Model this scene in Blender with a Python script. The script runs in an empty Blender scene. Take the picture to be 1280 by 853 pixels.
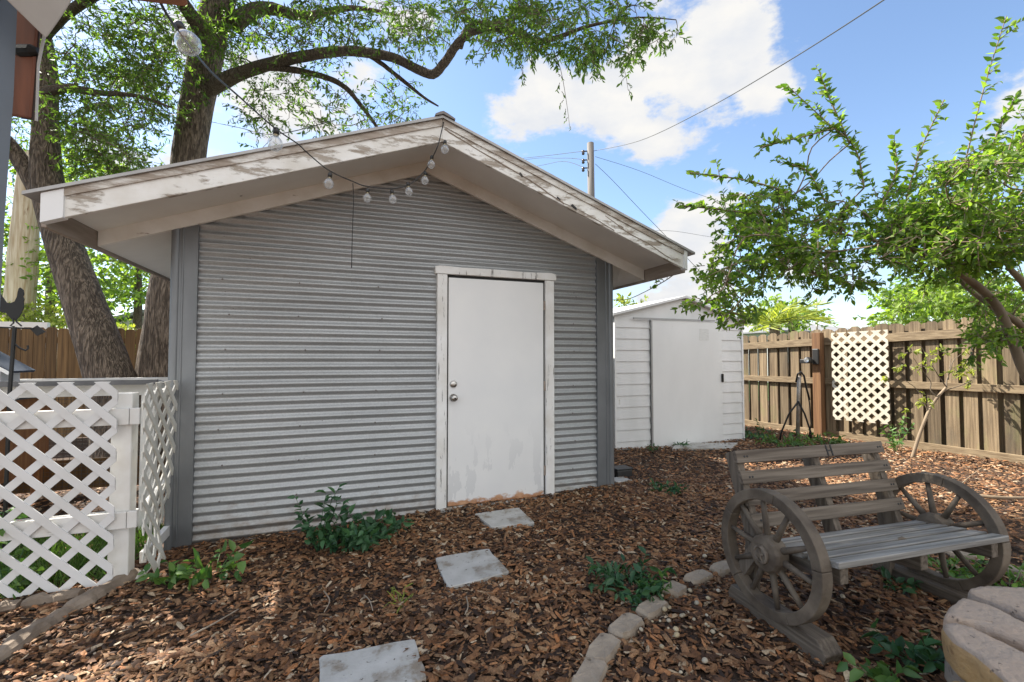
import bpy, math, random
import numpy as np
from mathutils import Vector, Matrix
random.seed(7); RNG = np.random.default_rng(11)
scene = bpy.context.scene
col = scene.collection
R = math.radians

# ------------------------------------------------------------------ camera
FPX, PITCH, YAW, EYE = 575.0, R(1.94), R(20.06), 1.33     # focal length in pixels of a 1280 px wide frame
_f0 = Vector((math.sin(YAW), math.cos(YAW), 0))
CF = Vector((_f0.x*math.cos(PITCH), _f0.y*math.cos(PITCH), math.sin(PITCH)))
CR = Vector((math.cos(YAW), -math.sin(YAW), 0))
CU = CR.cross(CF)
CAM = Vector((0, 0, EYE))
cd = bpy.data.cameras.new("camera"); cam = bpy.data.objects.new("camera", cd); col.objects.link(cam)
cd.sensor_width = 36; cd.lens = FPX/1280*36; cd.clip_end = 1000; cd.clip_start = 0.02
cam.location = CAM; cam.rotation_euler = (math.pi/2+PITCH, 0, -YAW)
scene.camera = cam

def ray(px, py): return CF + CR*((px-640)/FPX) - CU*((py-426.5)/FPX)
def at(px, py, d): return CAM + ray(px, py)*d                       # point at forward distance d
def on_ground(px, py, z=0.0):
    d = ray(px, py); return CAM + d*((z-EYE)/d.z)
def on_y(px, py, y):
    d = ray(px, py); return CAM + d*(y/d.y)
def pix(p):
    v = Vector(p)-CAM; w = v.dot(CF)
    return (640+FPX*v.dot(CR)/w, 426.5-FPX*v.dot(CU)/w, w)

def ground_h(x, y):
    x = np.asarray(x, float); y = np.asarray(y, float)
    s = 0.028*(np.clip(x, -1.5, 2.6)-0.7)
    s = s*np.clip((3.8-x)/1.2, 0, 1)-.022*np.clip((y-3.3)/.6, 0, 1)*np.clip((3.2-x)/.5, 0, 1)
    n = 0.012*np.sin(2.1*x+1.3*y)*np.sin(1.7*y-0.8*x+1)+0.006*np.sin(5.3*x+2)*np.sin(4.7*y+x)
    return s+n
def gh(x, y): return float(ground_h(x, y))
def gpt(px, py, dz=0.0):
    p = on_ground(px, py, 0)
    for _ in range(3): p = on_ground(px, py, gh(p.x, p.y)+dz)
    return p

# ------------------------------------------------------------------ materials
def nodes(name):
    m = bpy.data.materials.new(name); m.use_nodes = True
    nt = m.node_tree; nt.nodes.clear()
    out = nt.nodes.new('ShaderNodeOutputMaterial'); b = nt.nodes.new('ShaderNodeBsdfPrincipled')
    nt.links.new(b.outputs[0], out.inputs[0])
    return m, nt, b, out
def N(nt, t, **k):
    n = nt.nodes.new(t)
    for a, v in k.items(): setattr(n, a, v)
    return n
def c4(c): return (c[0], c[1], c[2], 1)
def ramp(nt, src, stops, interp='LINEAR'):
    r = N(nt, 'ShaderNodeValToRGB'); r.color_ramp.interpolation = interp
    e = r.color_ramp.elements
    while len(e) < len(stops): e.new(0.5)
    for i, (p, c) in enumerate(stops): e[i].position = p; e[i].color = c4(c)
    nt.links.new(src, r.inputs[0]); return r.outputs[0]
def coords(nt, stretch=(1, 1, 1)):
    tc = N(nt, 'ShaderNodeTexCoord'); mp = N(nt, 'ShaderNodeMapping')
    mp.inputs['Scale'].default_value = stretch
    nt.links.new(tc.outputs['Object'], mp.inputs[0]); return mp.outputs[0]
def noise(nt, vec, scale, detail=5, rough=.55):
    n = N(nt, 'ShaderNodeTexNoise'); n.inputs['Scale'].default_value = scale
    n.inputs['Detail'].default_value = detail; n.inputs['Roughness'].default_value = rough
    nt.links.new(vec, n.inputs['Vector']); return n.outputs['Fac']
def mixc(nt, fac, a, b, mode='MIX'):
    m = N(nt, 'ShaderNodeMix', data_type='RGBA', blend_type=mode)
    for s, i in ((fac, 0), (a, 6), (b, 7)):
        if hasattr(s, 'is_linked') or hasattr(s, 'links'): nt.links.new(s, m.inputs[i])
        else: m.inputs[i].default_value = s if i == 0 else c4(s)
    return m.outputs[2]
def math_(nt, op, a, b=0.0, clamp=False):
    m = N(nt, 'ShaderNodeMath', operation=op, use_clamp=clamp)
    for s, i in ((a, 0), (b, 1)):
        if hasattr(s, 'links'): nt.links.new(s, m.inputs[i])
        else: m.inputs[i].default_value = s
    return m.outputs[0]
def bump(nt, b, h, strength=.3, dist=.01):
    n = N(nt, 'ShaderNodeBump'); n.inputs['Strength'].default_value = strength; n.inputs['Distance'].default_value = dist
    nt.links.new(h, n.inputs['Height']); nt.links.new(n.outputs[0], b.inputs['Normal'])
def island(nt, color, lo=.7, hi=1.25):
    g = N(nt, 'ShaderNodeNewGeometry'); mr = N(nt, 'ShaderNodeMapRange')
    nt.links.new(g.outputs['Random Per Island'], mr.inputs[0])
    mr.inputs[3].default_value = lo; mr.inputs[4].default_value = hi
    h = N(nt, 'ShaderNodeHueSaturation'); nt.links.new(color, h.inputs['Color']); nt.links.new(mr.outputs[0], h.inputs['Value'])
    return h.outputs[0]
def plain(name, c, rough=.6, metal=0, c2=None, scale=6, stretch=(1, 1, 1), bmp=0, bscale=None, isl=None, detail=5, bdist=.01, spots=None, spread=(.35, .65)):
    m, nt, b, o = nodes(name); v = coords(nt, stretch)
    c2 = c2 or tuple(x*.85 for x in c)
    k = noise(nt, v, scale, detail)
    cc = ramp(nt, k, [(spread[0], c), (spread[1], c2)])
    for (sc, thr, w, colr, st) in (spots or []):
        v2 = coords(nt, st); f = noise(nt, v2, sc, 8, .62)
        mr = N(nt, 'ShaderNodeMapRange'); nt.links.new(f, mr.inputs[0]); mr.inputs[1].default_value = thr; mr.inputs[2].default_value = thr+w
        cc = mixc(nt, mr.outputs[0], cc, colr)
    if isl: cc = island(nt, cc, *isl)
    nt.links.new(cc, b.inputs['Base Color'])
    b.inputs['Roughness'].default_value = rough; b.inputs['Metallic'].default_value = metal
    if bmp: bump(nt, b, noise(nt, v, bscale or scale*3, 6), bmp, bdist)
    return m
def grain(axis, along=1.2, across=22):
    s = [across]*3; s[axis] = along; return tuple(s)
M = {}
def galv(name, base, k=1.0):
    m, nt, b, o = nodes(name); v = coords(nt, (1, 1, 1.4))
    f1 = noise(nt, v, 75, 4, .7)
    c = ramp(nt, f1, [(.3, tuple(x*.84 for x in base)), (.5, base), (.68, tuple(min(1, x*1.12) for x in base))])
    f2 = noise(nt, coords(nt, (.5, .5, 2.2)), 2.2, 5)
    c = mixc(nt, 1.0, c, ramp(nt, f2, [(.3, (.78, .78, .78)), (.7, (1, 1, 1))]), 'MULTIPLY')
    f3 = noise(nt, coords(nt, (1, 1, 1)), 38, 3)
    mr = N(nt, 'ShaderNodeMapRange'); nt.links.new(f3, mr.inputs[0]); mr.inputs[1].default_value = .73; mr.inputs[2].default_value = .76
    c = mixc(nt, mr.outputs[0], c, (.12, .11, .10))
    # rain splashed dirt along the foot of the sheet
    tc = N(nt, 'ShaderNodeTexCoord'); sx = N(nt, 'ShaderNodeSeparateXYZ'); nt.links.new(tc.outputs['Object'], sx.inputs[0])
    dz = N(nt, 'ShaderNodeMapRange'); nt.links.new(sx.outputs[2], dz.inputs[0]); dz.inputs[1].default_value = .30; dz.inputs[2].default_value = -.05
    dn = noise(nt, coords(nt, (1.2, 1, 2.5)), 7, 7, .65)
    dm = N(nt, 'ShaderNodeMapRange'); nt.links.new(math_(nt, 'ADD', math_(nt, 'MULTIPLY', dz.outputs[0], .4), dn), dm.inputs[0]); dm.inputs[1].default_value = .66; dm.inputs[2].default_value = .95; dm.inputs[4].default_value = .7
    c = mixc(nt, dm.outputs[0], c, (.20, .155, .115))
    nt.links.new(c, b.inputs['Base Color']); b.inputs['Metallic'].default_value = .45; b.inputs['Roughness'].default_value = .42*k
    bump(nt, b, f1, .12, .002); return m
M['galv'] = galv('galvanised sheet', (.42, .435, .44))
M['trim'] = plain('grey corner trim metal', (.15, .158, .165), .5, .45, (.21, .22, .228), 3, (1, 1, .4), .1, 60, spots=[(14, .72, .03, (.10, .10, .10), (1, 1, 1))])
def peel(name, paint, wood, axis, thr, w=.03, wood2=None, sc=7, along=1.0, across=5):
    m, nt, b, o = nodes(name)
    g = noise(nt, coords(nt, grain(axis, 1.5, 40)), 2.2, 6)
    wc = ramp(nt, g, [(.3, wood), (.7, wood2 or tuple(x*.55 for x in wood))])
    f = noise(nt, coords(nt, grain(axis, along, across)), sc, 9, .68)
    mr = N(nt, 'ShaderNodeMapRange'); nt.links.new(f, mr.inputs[0]); mr.inputs[1].default_value = thr; mr.inputs[2].default_value = thr+w
    d = noise(nt, coords(nt), 5, 5)
    pc = ramp(nt, d, [(.35, paint), (.75, tuple(x*y for x, y in zip(paint, (.80, .77, .72))))])
    c = mixc(nt, mr.outputs[0], pc, wc)
    nt.links.new(c, b.inputs['Base Color']); b.inputs['Roughness'].default_value = .62
    hh = math_(nt, 'SUBTRACT', 1.0, mr.outputs[0]); hh = math_(nt, 'ADD', hh, math_(nt, 'MULTIPLY', g, .35))
    bump(nt, b, hh, .55, .004); return m
M['barge'] = peel('peeling barge paint', (.82, .81, .78), (.44, .39, .33), 0, .53, .07, (.28, .23, .18), 3.2, 1.0, 3.5)
M['strip'] = peel('bare barge strip', (.72, .70, .66), (.42, .36, .30), 0, .42, .12, (.26, .21, .165), 3.6, .9, 4)
M['frieze'] = peel('flaking frieze paint', (.84, .82, .78), (.46, .38, .31), 0, .66, .03, None, 5, 1, 4)
M['trimpaint'] = peel('flaking door trim paint', (.80, .80, .79), (.30, .29, .28), 2, .60, .02, (.12, .12, .12), 7, .5, 7)
M['postpaint'] = peel('scuffed post paint', (.70, .70, .69), (.42, .41, .38), 2, .66, .03, None, 7, .6, 4)
M['railpaint'] = peel('scuffed rail paint', (.68, .68, .67), (.42, .41, .38), 0, .67, .03, None, 7, .6, 4)
M['soffit'] = plain('soffit paint', (.80, .78, .74), .7, 0, (.72, .70, .66), 2.2, spots=[(6, .72, .04, (.16, .13, .11), (1, 1, 1))])
M['fascia'] = plain('brown stained fascia', (.36, .30, .25), .75, 0, (.24, .19, .15), 4, grain(1, .5, 6))
M['roof'] = plain('roof metal', (.42, .41, .40), .5, .4, (.30, .29, .28), 4)
M['cap'] = plain('ridge cap metal', (.20, .18, .17), .6, .3)
M['white'] = plain('clean white paint', (.80, .80, .80), .5, 0, (.74, .74, .73), 3)
M['dark'] = plain('dark gap', (.03, .03, .03), .8)
def door_mat():
    m, nt, b, o = nodes('stained white door')
    tc = N(nt, 'ShaderNodeTexCoord'); sx = N(nt, 'ShaderNodeSeparateXYZ'); nt.links.new(tc.outputs['Object'], sx.inputs[0])
    base = ramp(nt, noise(nt, coords(nt), 2.5, 4), [(.3, (.78, .78, .77)), (.7, (.73, .735, .735))])
    st = noise(nt, coords(nt, (5, 1, 1.6)), 1.6, 6, .6)
    low = N(nt, 'ShaderNodeMapRange'); nt.links.new(sx.outputs[2], low.inputs[0]); low.inputs[1].default_value = .75; low.inputs[2].default_value = .15
    s = math_(nt, 'MULTIPLY', low.outputs[0], math_(nt, 'GREATER_THAN', st, .55))
    s = math_(nt, 'MULTIPLY', s, .45)
    c = mixc(nt, s, base, (.52, .53, .54))
    rz = N(nt, 'ShaderNodeMapRange'); nt.links.new(sx.outputs[2], rz.inputs[0]); rz.inputs[1].default_value = .13; rz.inputs[2].default_value = .0
    rn = noise(nt, coords(nt, (1.6, 1, 3)), 6, 8, .65)
    rr = N(nt, 'ShaderNodeMapRange'); nt.links.new(math_(nt, 'ADD', math_(nt, 'MULTIPLY', rz.outputs[0], .72), rn), rr.inputs[0]); rr.inputs[1].default_value = .86; rr.inputs[2].default_value = 1.0
    c = mixc(nt, rr.outputs[0], c, ramp(nt, rn, [(.4, (.36, .16, .07)), (.65, (.55, .33, .2))]))
    nt.links.new(c, b.inputs['Base Color']); b.inputs['Roughness'].default_value = .42
    bump(nt, b, noise(nt, coords(nt), 60, 4), .05, .003); return m
M['door'] = door_mat()
M['nickel'] = plain('brushed nickel', (.55, .53, .50), .3, 1.0)
M['siding'] = plain('white metal siding', (.74, .745, .75), .45, 0, (.64, .65, .65), 3, (1, 1, .4), spots=[(5, .68, .06, (.50, .48, .43), (1, 1, .5))])
M['siddoor'] = plain('white sliding door', (.76, .77, .77), .45, 0, (.70, .71, .71), 2, (1, 1, .4), spots=[(7, .70, .03, (.55, .54, .48), (1, 1, .5))])
M['track'] = plain('dull grey track', (.34, .34, .34), .5, .5)
M['vinyl'] = plain('white lattice', (.66, .665, .67), .45, 0, (.58, .58, .57), 3, spots=[(9, .70, .05, (.55, .54, .50), (1, 1, 1))])
M['vinyl2'] = plain('dull lattice', (.66, .65, .60), .55, 0, (.55, .54, .49), 5)
M['cream'] = plain('cream lattice', (.60, .56, .47), .5, 0, (.52, .475, .385), 3)
M['black'] = plain('black metal', (.018, .018, .018), .5, .3)
M['blackpl'] = plain('black plastic', (.025, .025, .025), .45)
M['picket'] = plain('weathered fence picket', (.275, .205, .125), .85, 0, (.13, .092, .054), 1.6, grain(2, .9, 26), .6, 1.6, (.60, 1.2), spots=[(3, .58, .12, (.20, .175, .085), (1, 1, .45)), (2.2, .58, .10, (.12, .095, .065), (1, 1, .35)), (11, .74, .03, (.11, .07, .045), (1, 1, .6))])
M['rail'] = plain('weathered fence rail', (.31, .235, .145), .85, 0, (.17, .12, .07), 1.6, grain(1, .9, 26), .5, 1.6, (.8, 1.15))
M['redpost'] = plain('brown fence post', (.22, .115, .05), .8, 0, (.13, .062, .028), 1.6, grain(2, .9, 22), .4, 1.6)
M['cedar'] = plain('brown cedar picket', (.20, .118, .05), .85, 0, (.10, .058, .026), 1.6, grain(2, .8, 22), .4, 1.6, (.65, 1.2))
def benchwood(name, ax, k=1.0, sheen=.75):
    return plain(name, (.185*k, .150*k, .115*k), sheen, 0, (.075*k, .056*k, .040*k), 1.7, grain(ax, 1.1, 30), .6, 1.7, (.8, 1.2), spots=[(8, .70, .05, (.06, .048, .038), (1, 1, 1))])
M['benchx'] = benchwood('weathered bench slat', 0)
M['seatw'] = plain('silvery seat slat', (.35, .335, .31), .55, 0, (.145, .138, .128), 1.7, grain(0, 1.0, 26), .5, 1.7, (.85, 1.15), spots=[(10, .66, .05, (.13, .125, .12), grain(0, .5, 3))])
M['benchy'] = benchwood('weathered bench rail', 1)
M['benchz'] = benchwood('weathered bench post', 2)
M['rim'] = plain('weathered wheel wood', (.165, .132, .097), .75, 0, (.065, .048, .034), 6, (1, 1, 1), .5, 22, (.9, 1.1), spots=[(9, .66, .05, (.075, .06, .046), (1, 1, 1))])
M['concrete'] = plain('stained concrete', (.50, .49, .465), .9, 0, (.38, .37, .34), 6, bmp=.4, bscale=40, spots=[(7, .55, .10, (.24, .20, .155), (1, 1, 1)), (3, .58, .1, (.33, .31, .28), (1, 1, 1)), (34, .64, .04, (.10, .085, .07), (1, 1, 1))])
M['edging'] = plain('edging stone', (.36, .295, .225), .95, 0, (.23, .185, .14), 7, bmp=.8, bscale=32, spots=[(13, .64, .04, (.13, .105, .08), (1, 1, 1)), (4, .6, .1, (.40, .33, .27), (1, 1, 1))])
def pitstone(name, a, b_, c):
    return plain(name, a, .9, 0, b_, 3.2, (1, 1, 1.5), 1.0, 34, spots=[(2.6, .53, .12, c, (1, 1, 1)), (24, .62, .06, (.13, .10, .08), (1, 1, 1)), (7, .62, .08, tuple(x*.6*y for x, y in zip(b_, (1.1, .97, .85))), (1, 1, 1))])
M['pit0'] = pitstone('ochre wall block', (.47, .30, .13), (.37, .24, .12), (.55, .30, .08))
M['pit1'] = pitstone('rose wall block', (.44, .325, .24), (.33, .27, .22), (.50, .355, .25))
M['pit2'] = pitstone('dark red wall block', (.36, .285, .23), (.28, .245, .21), (.33, .165, .115))
def bark_mat(name, a, b_, sc=7):
    m, nt, b, o = nodes(name); v = coords(nt, (1, 1, .16))
    n0 = N(nt, 'ShaderNodeTexNoise'); n0.inputs['Scale'].default_value = sc*1.3; n0.inputs['Detail'].default_value = 3; nt.links.new(v, n0.inputs['Vector'])
    sc_ = N(nt, 'ShaderNodeVectorMath', operation='SCALE'); sc_.inputs['Scale'].default_value = .30; nt.links.new(n0.outputs['Color'], sc_.inputs[0])
    av = N(nt, 'ShaderNodeVectorMath', operation='ADD'); nt.links.new(v, av.inputs[0]); nt.links.new(sc_.outputs[0], av.inputs[1])
    w = N(nt, 'ShaderNodeTexVoronoi', feature='F1'); w.inputs['Scale'].default_value = sc*4.5; nt.links.new(av.outputs[0], w.inputs['Vector'])
    n1 = noise(nt, coords(nt, (1, 1, .35)), sc*4, 7, .7)
    r_ = N(nt, 'ShaderNodeMath', operation='SUBTRACT'); r_.inputs[0].default_value = 1; nt.links.new(w.outputs['Distance'], r_.inputs[1])
    hh = math_(nt, 'ADD', math_(nt, 'MULTIPLY', r_.outputs[0], .6), math_(nt, 'MULTIPLY', n1, .55))
    c = ramp(nt, hh, [(.46, b_), (.76, a)])
    big = noise(nt, coords(nt), 1.9, 6)
    c = mixc(nt, 1, c, ramp(nt, big, [(.3, (.72, .68, .64)), (.7, (1.15, 1.12, 1.08))]), 'MULTIPLY')
    nt.links.new(c, b.inputs['Base Color']); b.inputs['Roughness'].default_value = .92
    bump(nt, b, hh, 1.0, .06); return m
M['bark'] = bark_mat('oak bark', (.30, .245, .195), (.09, .071, .056))
M['limb'] = bark_mat('oak limb bark', (.25, .205, .16), (.09, .07, .055), 10)
M['smoothbark'] = plain('smooth tan bark', (.27, .205, .135), .75, 0, (.16, .115, .075), 6, (1, 1, .4), .3, 14)
M['twig'] = plain('grey twig', (.16, .125, .09), .85)
M['bleached'] = plain('bleached wood', (.56, .49, .38), .85, 0, (.36, .27, .17), 2.0, grain(2, .7, 12), .5, 2.0, spots=[(4, .62, .06, (.22, .14, .08), (1, 1, .25))])
M['log'] = plain('old log', (.27, .215, .165), .9, 0, (.15, .115, .085), 5, (1, 1, 1), .8, 18, spots=[(5, .64, .05, (.40, .27, .16), (1, 1, 1))])
def leaf_mat(name, a, b_, tr=.4, tcol=None, rough=.5):
    m, nt, b, o = nodes(name)
    g = N(nt, 'ShaderNodeNewGeometry')
    c = ramp(nt, g.outputs['Random Per Island'], [(0, a), (.75, b_), (1, tuple(min(1, x*1.5) for x in b_))])
    nt.links.new(c, b.inputs['Base Color']); b.inputs['Roughness'].default_value = rough
    t = N(nt, 'ShaderNodeBsdfTranslucent'); tc_ = mixc(nt, 1, c, tcol or (1.9, 2.0, .8), 'MULTIPLY')
    nt.links.new(tc_, t.inputs[0])
    mx = N(nt, 'ShaderNodeMixShader'); mx.inputs[0].default_value = tr
    nt.links.new(b.outputs[0], mx.inputs[1]); nt.links.new(t.outputs[0], mx.inputs[2]); nt.links.new(mx.outputs[0], o.inputs[0])
    return m
M['oakleaf'] = leaf_mat('oak leaf', (.048, .092, .020), (.125, .18, .04), .5, (1.6, 1.95, .75))
M['myrtle'] = leaf_mat('crape myrtle leaf', (.055, .125, .022), (.155, .23, .04), .52)
M['hedge'] = leaf_mat('far leaf', (.075, .15, .025), (.19, .27, .05), .5)
M['lime'] = leaf_mat('lime leaf', (.16, .22, .04), (.30, .34, .07), .45, (1.6, 1.6, .7))
M['weed'] = leaf_mat('weed leaf', (.022, .075, .035), (.05, .125, .05), .25)
M['weed2'] = leaf_mat('light weed leaf', (.05, .13, .035), (.11, .20, .05), .3)
M['grass'] = leaf_mat('grass blade', (.04, .10, .02), (.10, .18, .04), .3)
M['petal'] = leaf_mat('red petal', (.35, .02, .05), (.45, .05, .09), .3, (1.2, .6, .6))
def chip_mat():
    m, nt, b, o = nodes('bark chips')
    g = N(nt, 'ShaderNodeNewGeometry')
    c = ramp(nt, g.outputs['Random Per Island'], [(0, (.022, .011, .006)), (.22, (.080, .037, .016)), (.44, (.185, .082, .031)), (.60, (.245, .122, .052)), (.76, (.30, .185, .097)), (.89, (.38, .16, .058)), (.96, (.46, .35, .225)), (1, (.55, .46, .34))])
    gr = noise(nt, coords(nt), 130, 3, .6)
    c = mixc(nt, 1, c, ramp(nt, gr, [(.3, (.5, .48, .46)), (.7, (1.15, 1.12, 1.1))]), 'MULTIPLY')
    damp = noise(nt, coords(nt), 1.6, 6, .6)
    c = mixc(nt, 1, c, ramp(nt, damp, [(.32, (.62, .58, .55)), (.5, (1, 1, 1)), (.68, (1.15, 1.12, 1.06))]), 'MULTIPLY')
    nt.links.new(c, b.inputs['Base Color']); b.inputs['Roughness'].default_value = .8
    bump(nt, b, gr, .4, .003); return m
M['chip'] = chip_mat()
def soil_mat():
    m, nt, b, o = nodes('mulch soil')
    f = noise(nt, coords(nt), 45, 6, .7)
    c = ramp(nt, f, [(.3, (.022, .014, .009)), (.55, (.075, .044, .027)), (.75, (.14, .085, .05))])
    # beyond the yard the ground is lawn
    tc = N(nt, 'ShaderNodeTexCoord'); sx = N(nt, 'ShaderNodeSeparateXYZ'); nt.links.new(tc.outputs['Object'], sx.inputs[0])
    far = math_(nt, 'GREATER_THAN', sx.outputs[1], 10.5)
    gcol = ramp(nt, f, [(.3, (.03, .055, .015)), (.7, (.08, .13, .035))])
    c = mixc(nt, far, c, gcol)
    nt.links.new(c, b.inputs['Base Color']); b.inputs['Roughness'].default_value = .95
    bump(nt, b, f, .8, .02); return m
M['soil'] = soil_mat()
def bulb_mat():
    m, nt, b, o = nodes('clear bulb glass')
    t = N(nt, 'ShaderNodeBsdfTransparent'); t.inputs[0].default_value = (.93, .94, .94, 1)
    gl = N(nt, 'ShaderNodeBsdfGlossy'); gl.inputs['Roughness'].default_value = .04
    d = N(nt, 'ShaderNodeBsdfDiffuse'); d.inputs[0].default_value = (.8, .8, .8, 1)
    lw = N(nt, 'ShaderNodeLayerWeight'); lw.inputs[0].default_value = .35
    m1 = N(nt, 'ShaderNodeMixShader'); nt.links.new(lw.outputs['Facing'], m1.inputs[0]); nt.links.new(t.outputs[0], m1.inputs[1]); nt.links.new(gl.outputs[0], m1.inputs[2])
    m2 = N(nt, 'ShaderNodeMixShader'); m2.inputs[0].default_value = .16; nt.links.new(m1.outputs[0], m2.inputs[1]); nt.links.new(d.outputs[0], m2.inputs[2])
    nt.links.new(m2.outputs[0], o.inputs[0]); return m
M['bulb'] = bulb_mat()
M['brass'] = plain('bulb base brass', (.45, .38, .25), .35, .9)
M['bluepanel'] = plain('navy roof panel', (.018, .032, .06), .6, 0)
M['greypaint'] = plain('blue grey paint', (.20, .225, .25), .55, 0, (.17, .19, .215), 3)
M['redwood'] = plain('red brown stained wood', (.23, .075, .035), .6, 0, (.12, .04, .02), 3, grain(2, 1, 8))
M['darkwood'] = plain('dark stained wood', (.045, .022, .015), .6, 0, (.025, .014, .01), 4, grain(2, 1, 8))
M['redwood2'] = plain('red brown beam', (.30, .13, .07), .7, 0, (.16, .07, .04), 3, grain(0, 1, 8))
M['gutter'] = plain('pale eave paint', (.55, .53, .50), .55)
M['poleW'] = plain('grey utility pole', (.17, .16, .15), .85, 0, (.11, .10, .095), 2, grain(2, .5, 8))
M['glaze'] = plain('brown insulator', (.05, .035, .03), .3)
M['wire'] = plain('service wire', (.05, .05, .05), .6)
M['shingle'] = plain('grey shingles', (.25, .255, .265), .9, 0, (.18, .185, .19), 14)
M['stucco'] = plain('pale house wall', (.55, .56, .54), .8, 0, (.48, .49, .47), 4)
M['pebble'] = plain('pale pebble', (.38, .30, .17), .8, 0, (.40, .36, .29), 9, isl=(.75, 1.15))
M['pipe'] = plain('galvanised pipe', (.42, .40, .37), .5, .6, (.24, .20, .16), 8)
M['coop'] = plain('orange coop boards', (.42, .20, .08), .8, 0, (.28, .12, .05), 2, grain(2, .8, 14))
M['meshwire'] = plain('mesh wire', (.10, .095, .09), .5, .6)
M['sheet'] = plain('dark roof sheet', (.07, .07, .075), .6, .2, (.13, .13, .135), 6)
M['paper'] = plain('faded label', (.70, .71, .70), .7, 0, (.62, .63, .62), 20, (1, 1, 3))

# ------------------------------------------------------------------ mesh builder
OFF = {}
def tag(o, label=None, cat=None, group=None, kind=None):
    if label: o['label'] = label
    if cat: o['category'] = cat
    if group: o['group'] = group
    if kind: o['kind'] = kind
    return o
def thing(name, label, cat, loc=(0, 0, 0), group=None):
    o = bpy.data.objects.new(name, None); col.objects.link(o); o.location = loc; o.empty_display_size = .1
    OFF[o.name] = Vector(loc); return tag(o, label, cat, group)
class MB:
    def __init__(s): s.v = []; s.f = []
    def add(s, vs, fs):
        k = len(s.v); s.v += [tuple(v) for v in vs]; s.f += [tuple(i+k for i in f) for f in fs]; return s
    def hexa(s, p):   # 8 points: bottom ring 0-3, top ring 4-7
        return s.add(p, [(0, 3, 2, 1), (4, 5, 6, 7), (0, 1, 5, 4), (1, 2, 6, 5), (2, 3, 7, 6), (3, 0, 4, 7)])
    def box(s, x0, x1, y0, y1, z0, z1):
        return s.hexa([(x0, y0, z0), (x1, y0, z0), (x1, y1, z0), (x0, y1, z0), (x0, y0, z1), (x1, y0, z1), (x1, y1, z1), (x0, y1, z1)])
    def board(s, a, b, side, w, t):      # centre line a-b, width w along side, thickness t
        a = Vector(a); b = Vector(b); d = (b-a).normalized(); sd = Vector(side); sd = (sd-d*sd.dot(d)).normalized(); n = d.cross(sd)
        q = [(-1, -1), (1, -1), (1, 1), (-1, 1)]
        return s.hexa([a+sd*(w/2*i)+n*(t/2*j) for i, j in q]+[b+sd*(w/2*i)+n*(t/2*j) for i, j in q])
    def prism(s, poly, vec):             # extrude a planar polygon of 3D points along vec
        n = len(poly); vec = Vector(vec); P = [Vector(p) for p in poly]
        return s.add(P+[p+vec for p in P], [tuple(range(n))[::-1], tuple(range(n, 2*n))]+[(i, (i+1) % n, (i+1) % n+n, i+n) for i in range(n)])
    def tube(s, pts, rad, n=8, cap=True, wob=0, elong=1):
        P = [Vector(p) for p in pts]; rad = [rad]*len(P) if not hasattr(rad, '__len__') else rad
        rings = []; up = None
        for i, p in enumerate(P):
            d = (P[min(i+1, len(P)-1)]-P[max(i-1, 0)]).normalized()
            if up is None: up = Vector((0, 0, 1)) if abs(d.z) < .9 else Vector((1, 0, 0))
            a = d.cross(up).normalized(); b = a.cross(d).normalized(); up = b
            rings.append([p+(a*math.cos(2*math.pi*k/n)+b*(math.sin(2*math.pi*k/n)*elong))*(rad[i]*(1+wob*(random.random()-.5))) for k in range(n)])
        fs = []
        for i in range(len(P)-1):
            for k in range(n): fs.append((i*n+k, i*n+(k+1) % n, (i+1)*n+(k+1) % n, (i+1)*n+k))
        if cap: fs += [tuple(range(n))[::-1], tuple(range((len(P)-1)*n, len(P)*n))]
        return s.add([v for r in rings for v in r], fs)
    def lathe(s, c, prof, axis=(0, 0, 1), n=16):   # prof: (radius, height along axis)
        c = Vector(c); ax = Vector(axis).normalized()
        a = ax.orthogonal().normalized(); b = ax.cross(a)
        vs = [c+ax*h+(a*math.cos(2*math.pi*k/n)+b*math.sin(2*math.pi*k/n))*max(r, 1e-4) for r, h in prof for k in range(n)]
        fs = [(i*n+k, i*n+(k+1) % n, (i+1)*n+(k+1) % n, (i+1)*n+k) for i in range(len(prof)-1) for k in range(n)]
        fs += [tuple(range(n))[::-1], tuple(range((len(prof)-1)*n, len(prof)*n))]
        return s.add(vs, fs)
    def build(s, name, mat, parent=None, loc=None, smooth=False, bevel=0, label=None):
        off = OFF[parent.name] if parent else Vector(loc or (0, 0, 0))
        me = bpy.data.meshes.new(name); me.from_pydata([(v[0]-off.x, v[1]-off.y, v[2]-off.z) for v in s.v], [], s.f); me.update()
        o = bpy.data.objects.new(name, me); col.objects.link(o); me.materials.append(mat)
        OFF[o.name] = off
        if parent: o.parent = parent
        else: o.location = off
        if smooth: me.polygons.foreach_set('use_smooth', [True]*len(me.polygons))
        if bevel:
            bv = o.modifiers.new('bevel', 'BEVEL'); bv.width = bevel; bv.segments = 2; bv.limit_method = 'ANGLE'
        if label: o['label'] = label
        return o
def npmesh(name, V, F, mat, parent=None, loc=(0, 0, 0)):    # V (n,3), F (m,k) of one face size
    off = OFF[parent.name] if parent else Vector(loc)
    V = np.asarray(V, np.float32)-np.array(off, np.float32); F = np.asarray(F, np.int32)
    me = bpy.data.meshes.new(name); k = F.shape[1]
    me.vertices.add(len(V)); me.vertices.foreach_set('co', V.ravel())
    me.loops.add(F.size); me.loops.foreach_set('vertex_index', F.ravel())
    me.polygons.add(len(F)); me.polygons.foreach_set('loop_start', np.arange(0, F.size, k, dtype=np.int32))
    me.update(calc_edges=True); me.validate()
    o = bpy.data.objects.new(name, me); col.objects.link(o); me.materials.append(mat)
    OFF[o.name] = off
    if parent: o.parent = parent
    else: o.location = off
    return o
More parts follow.
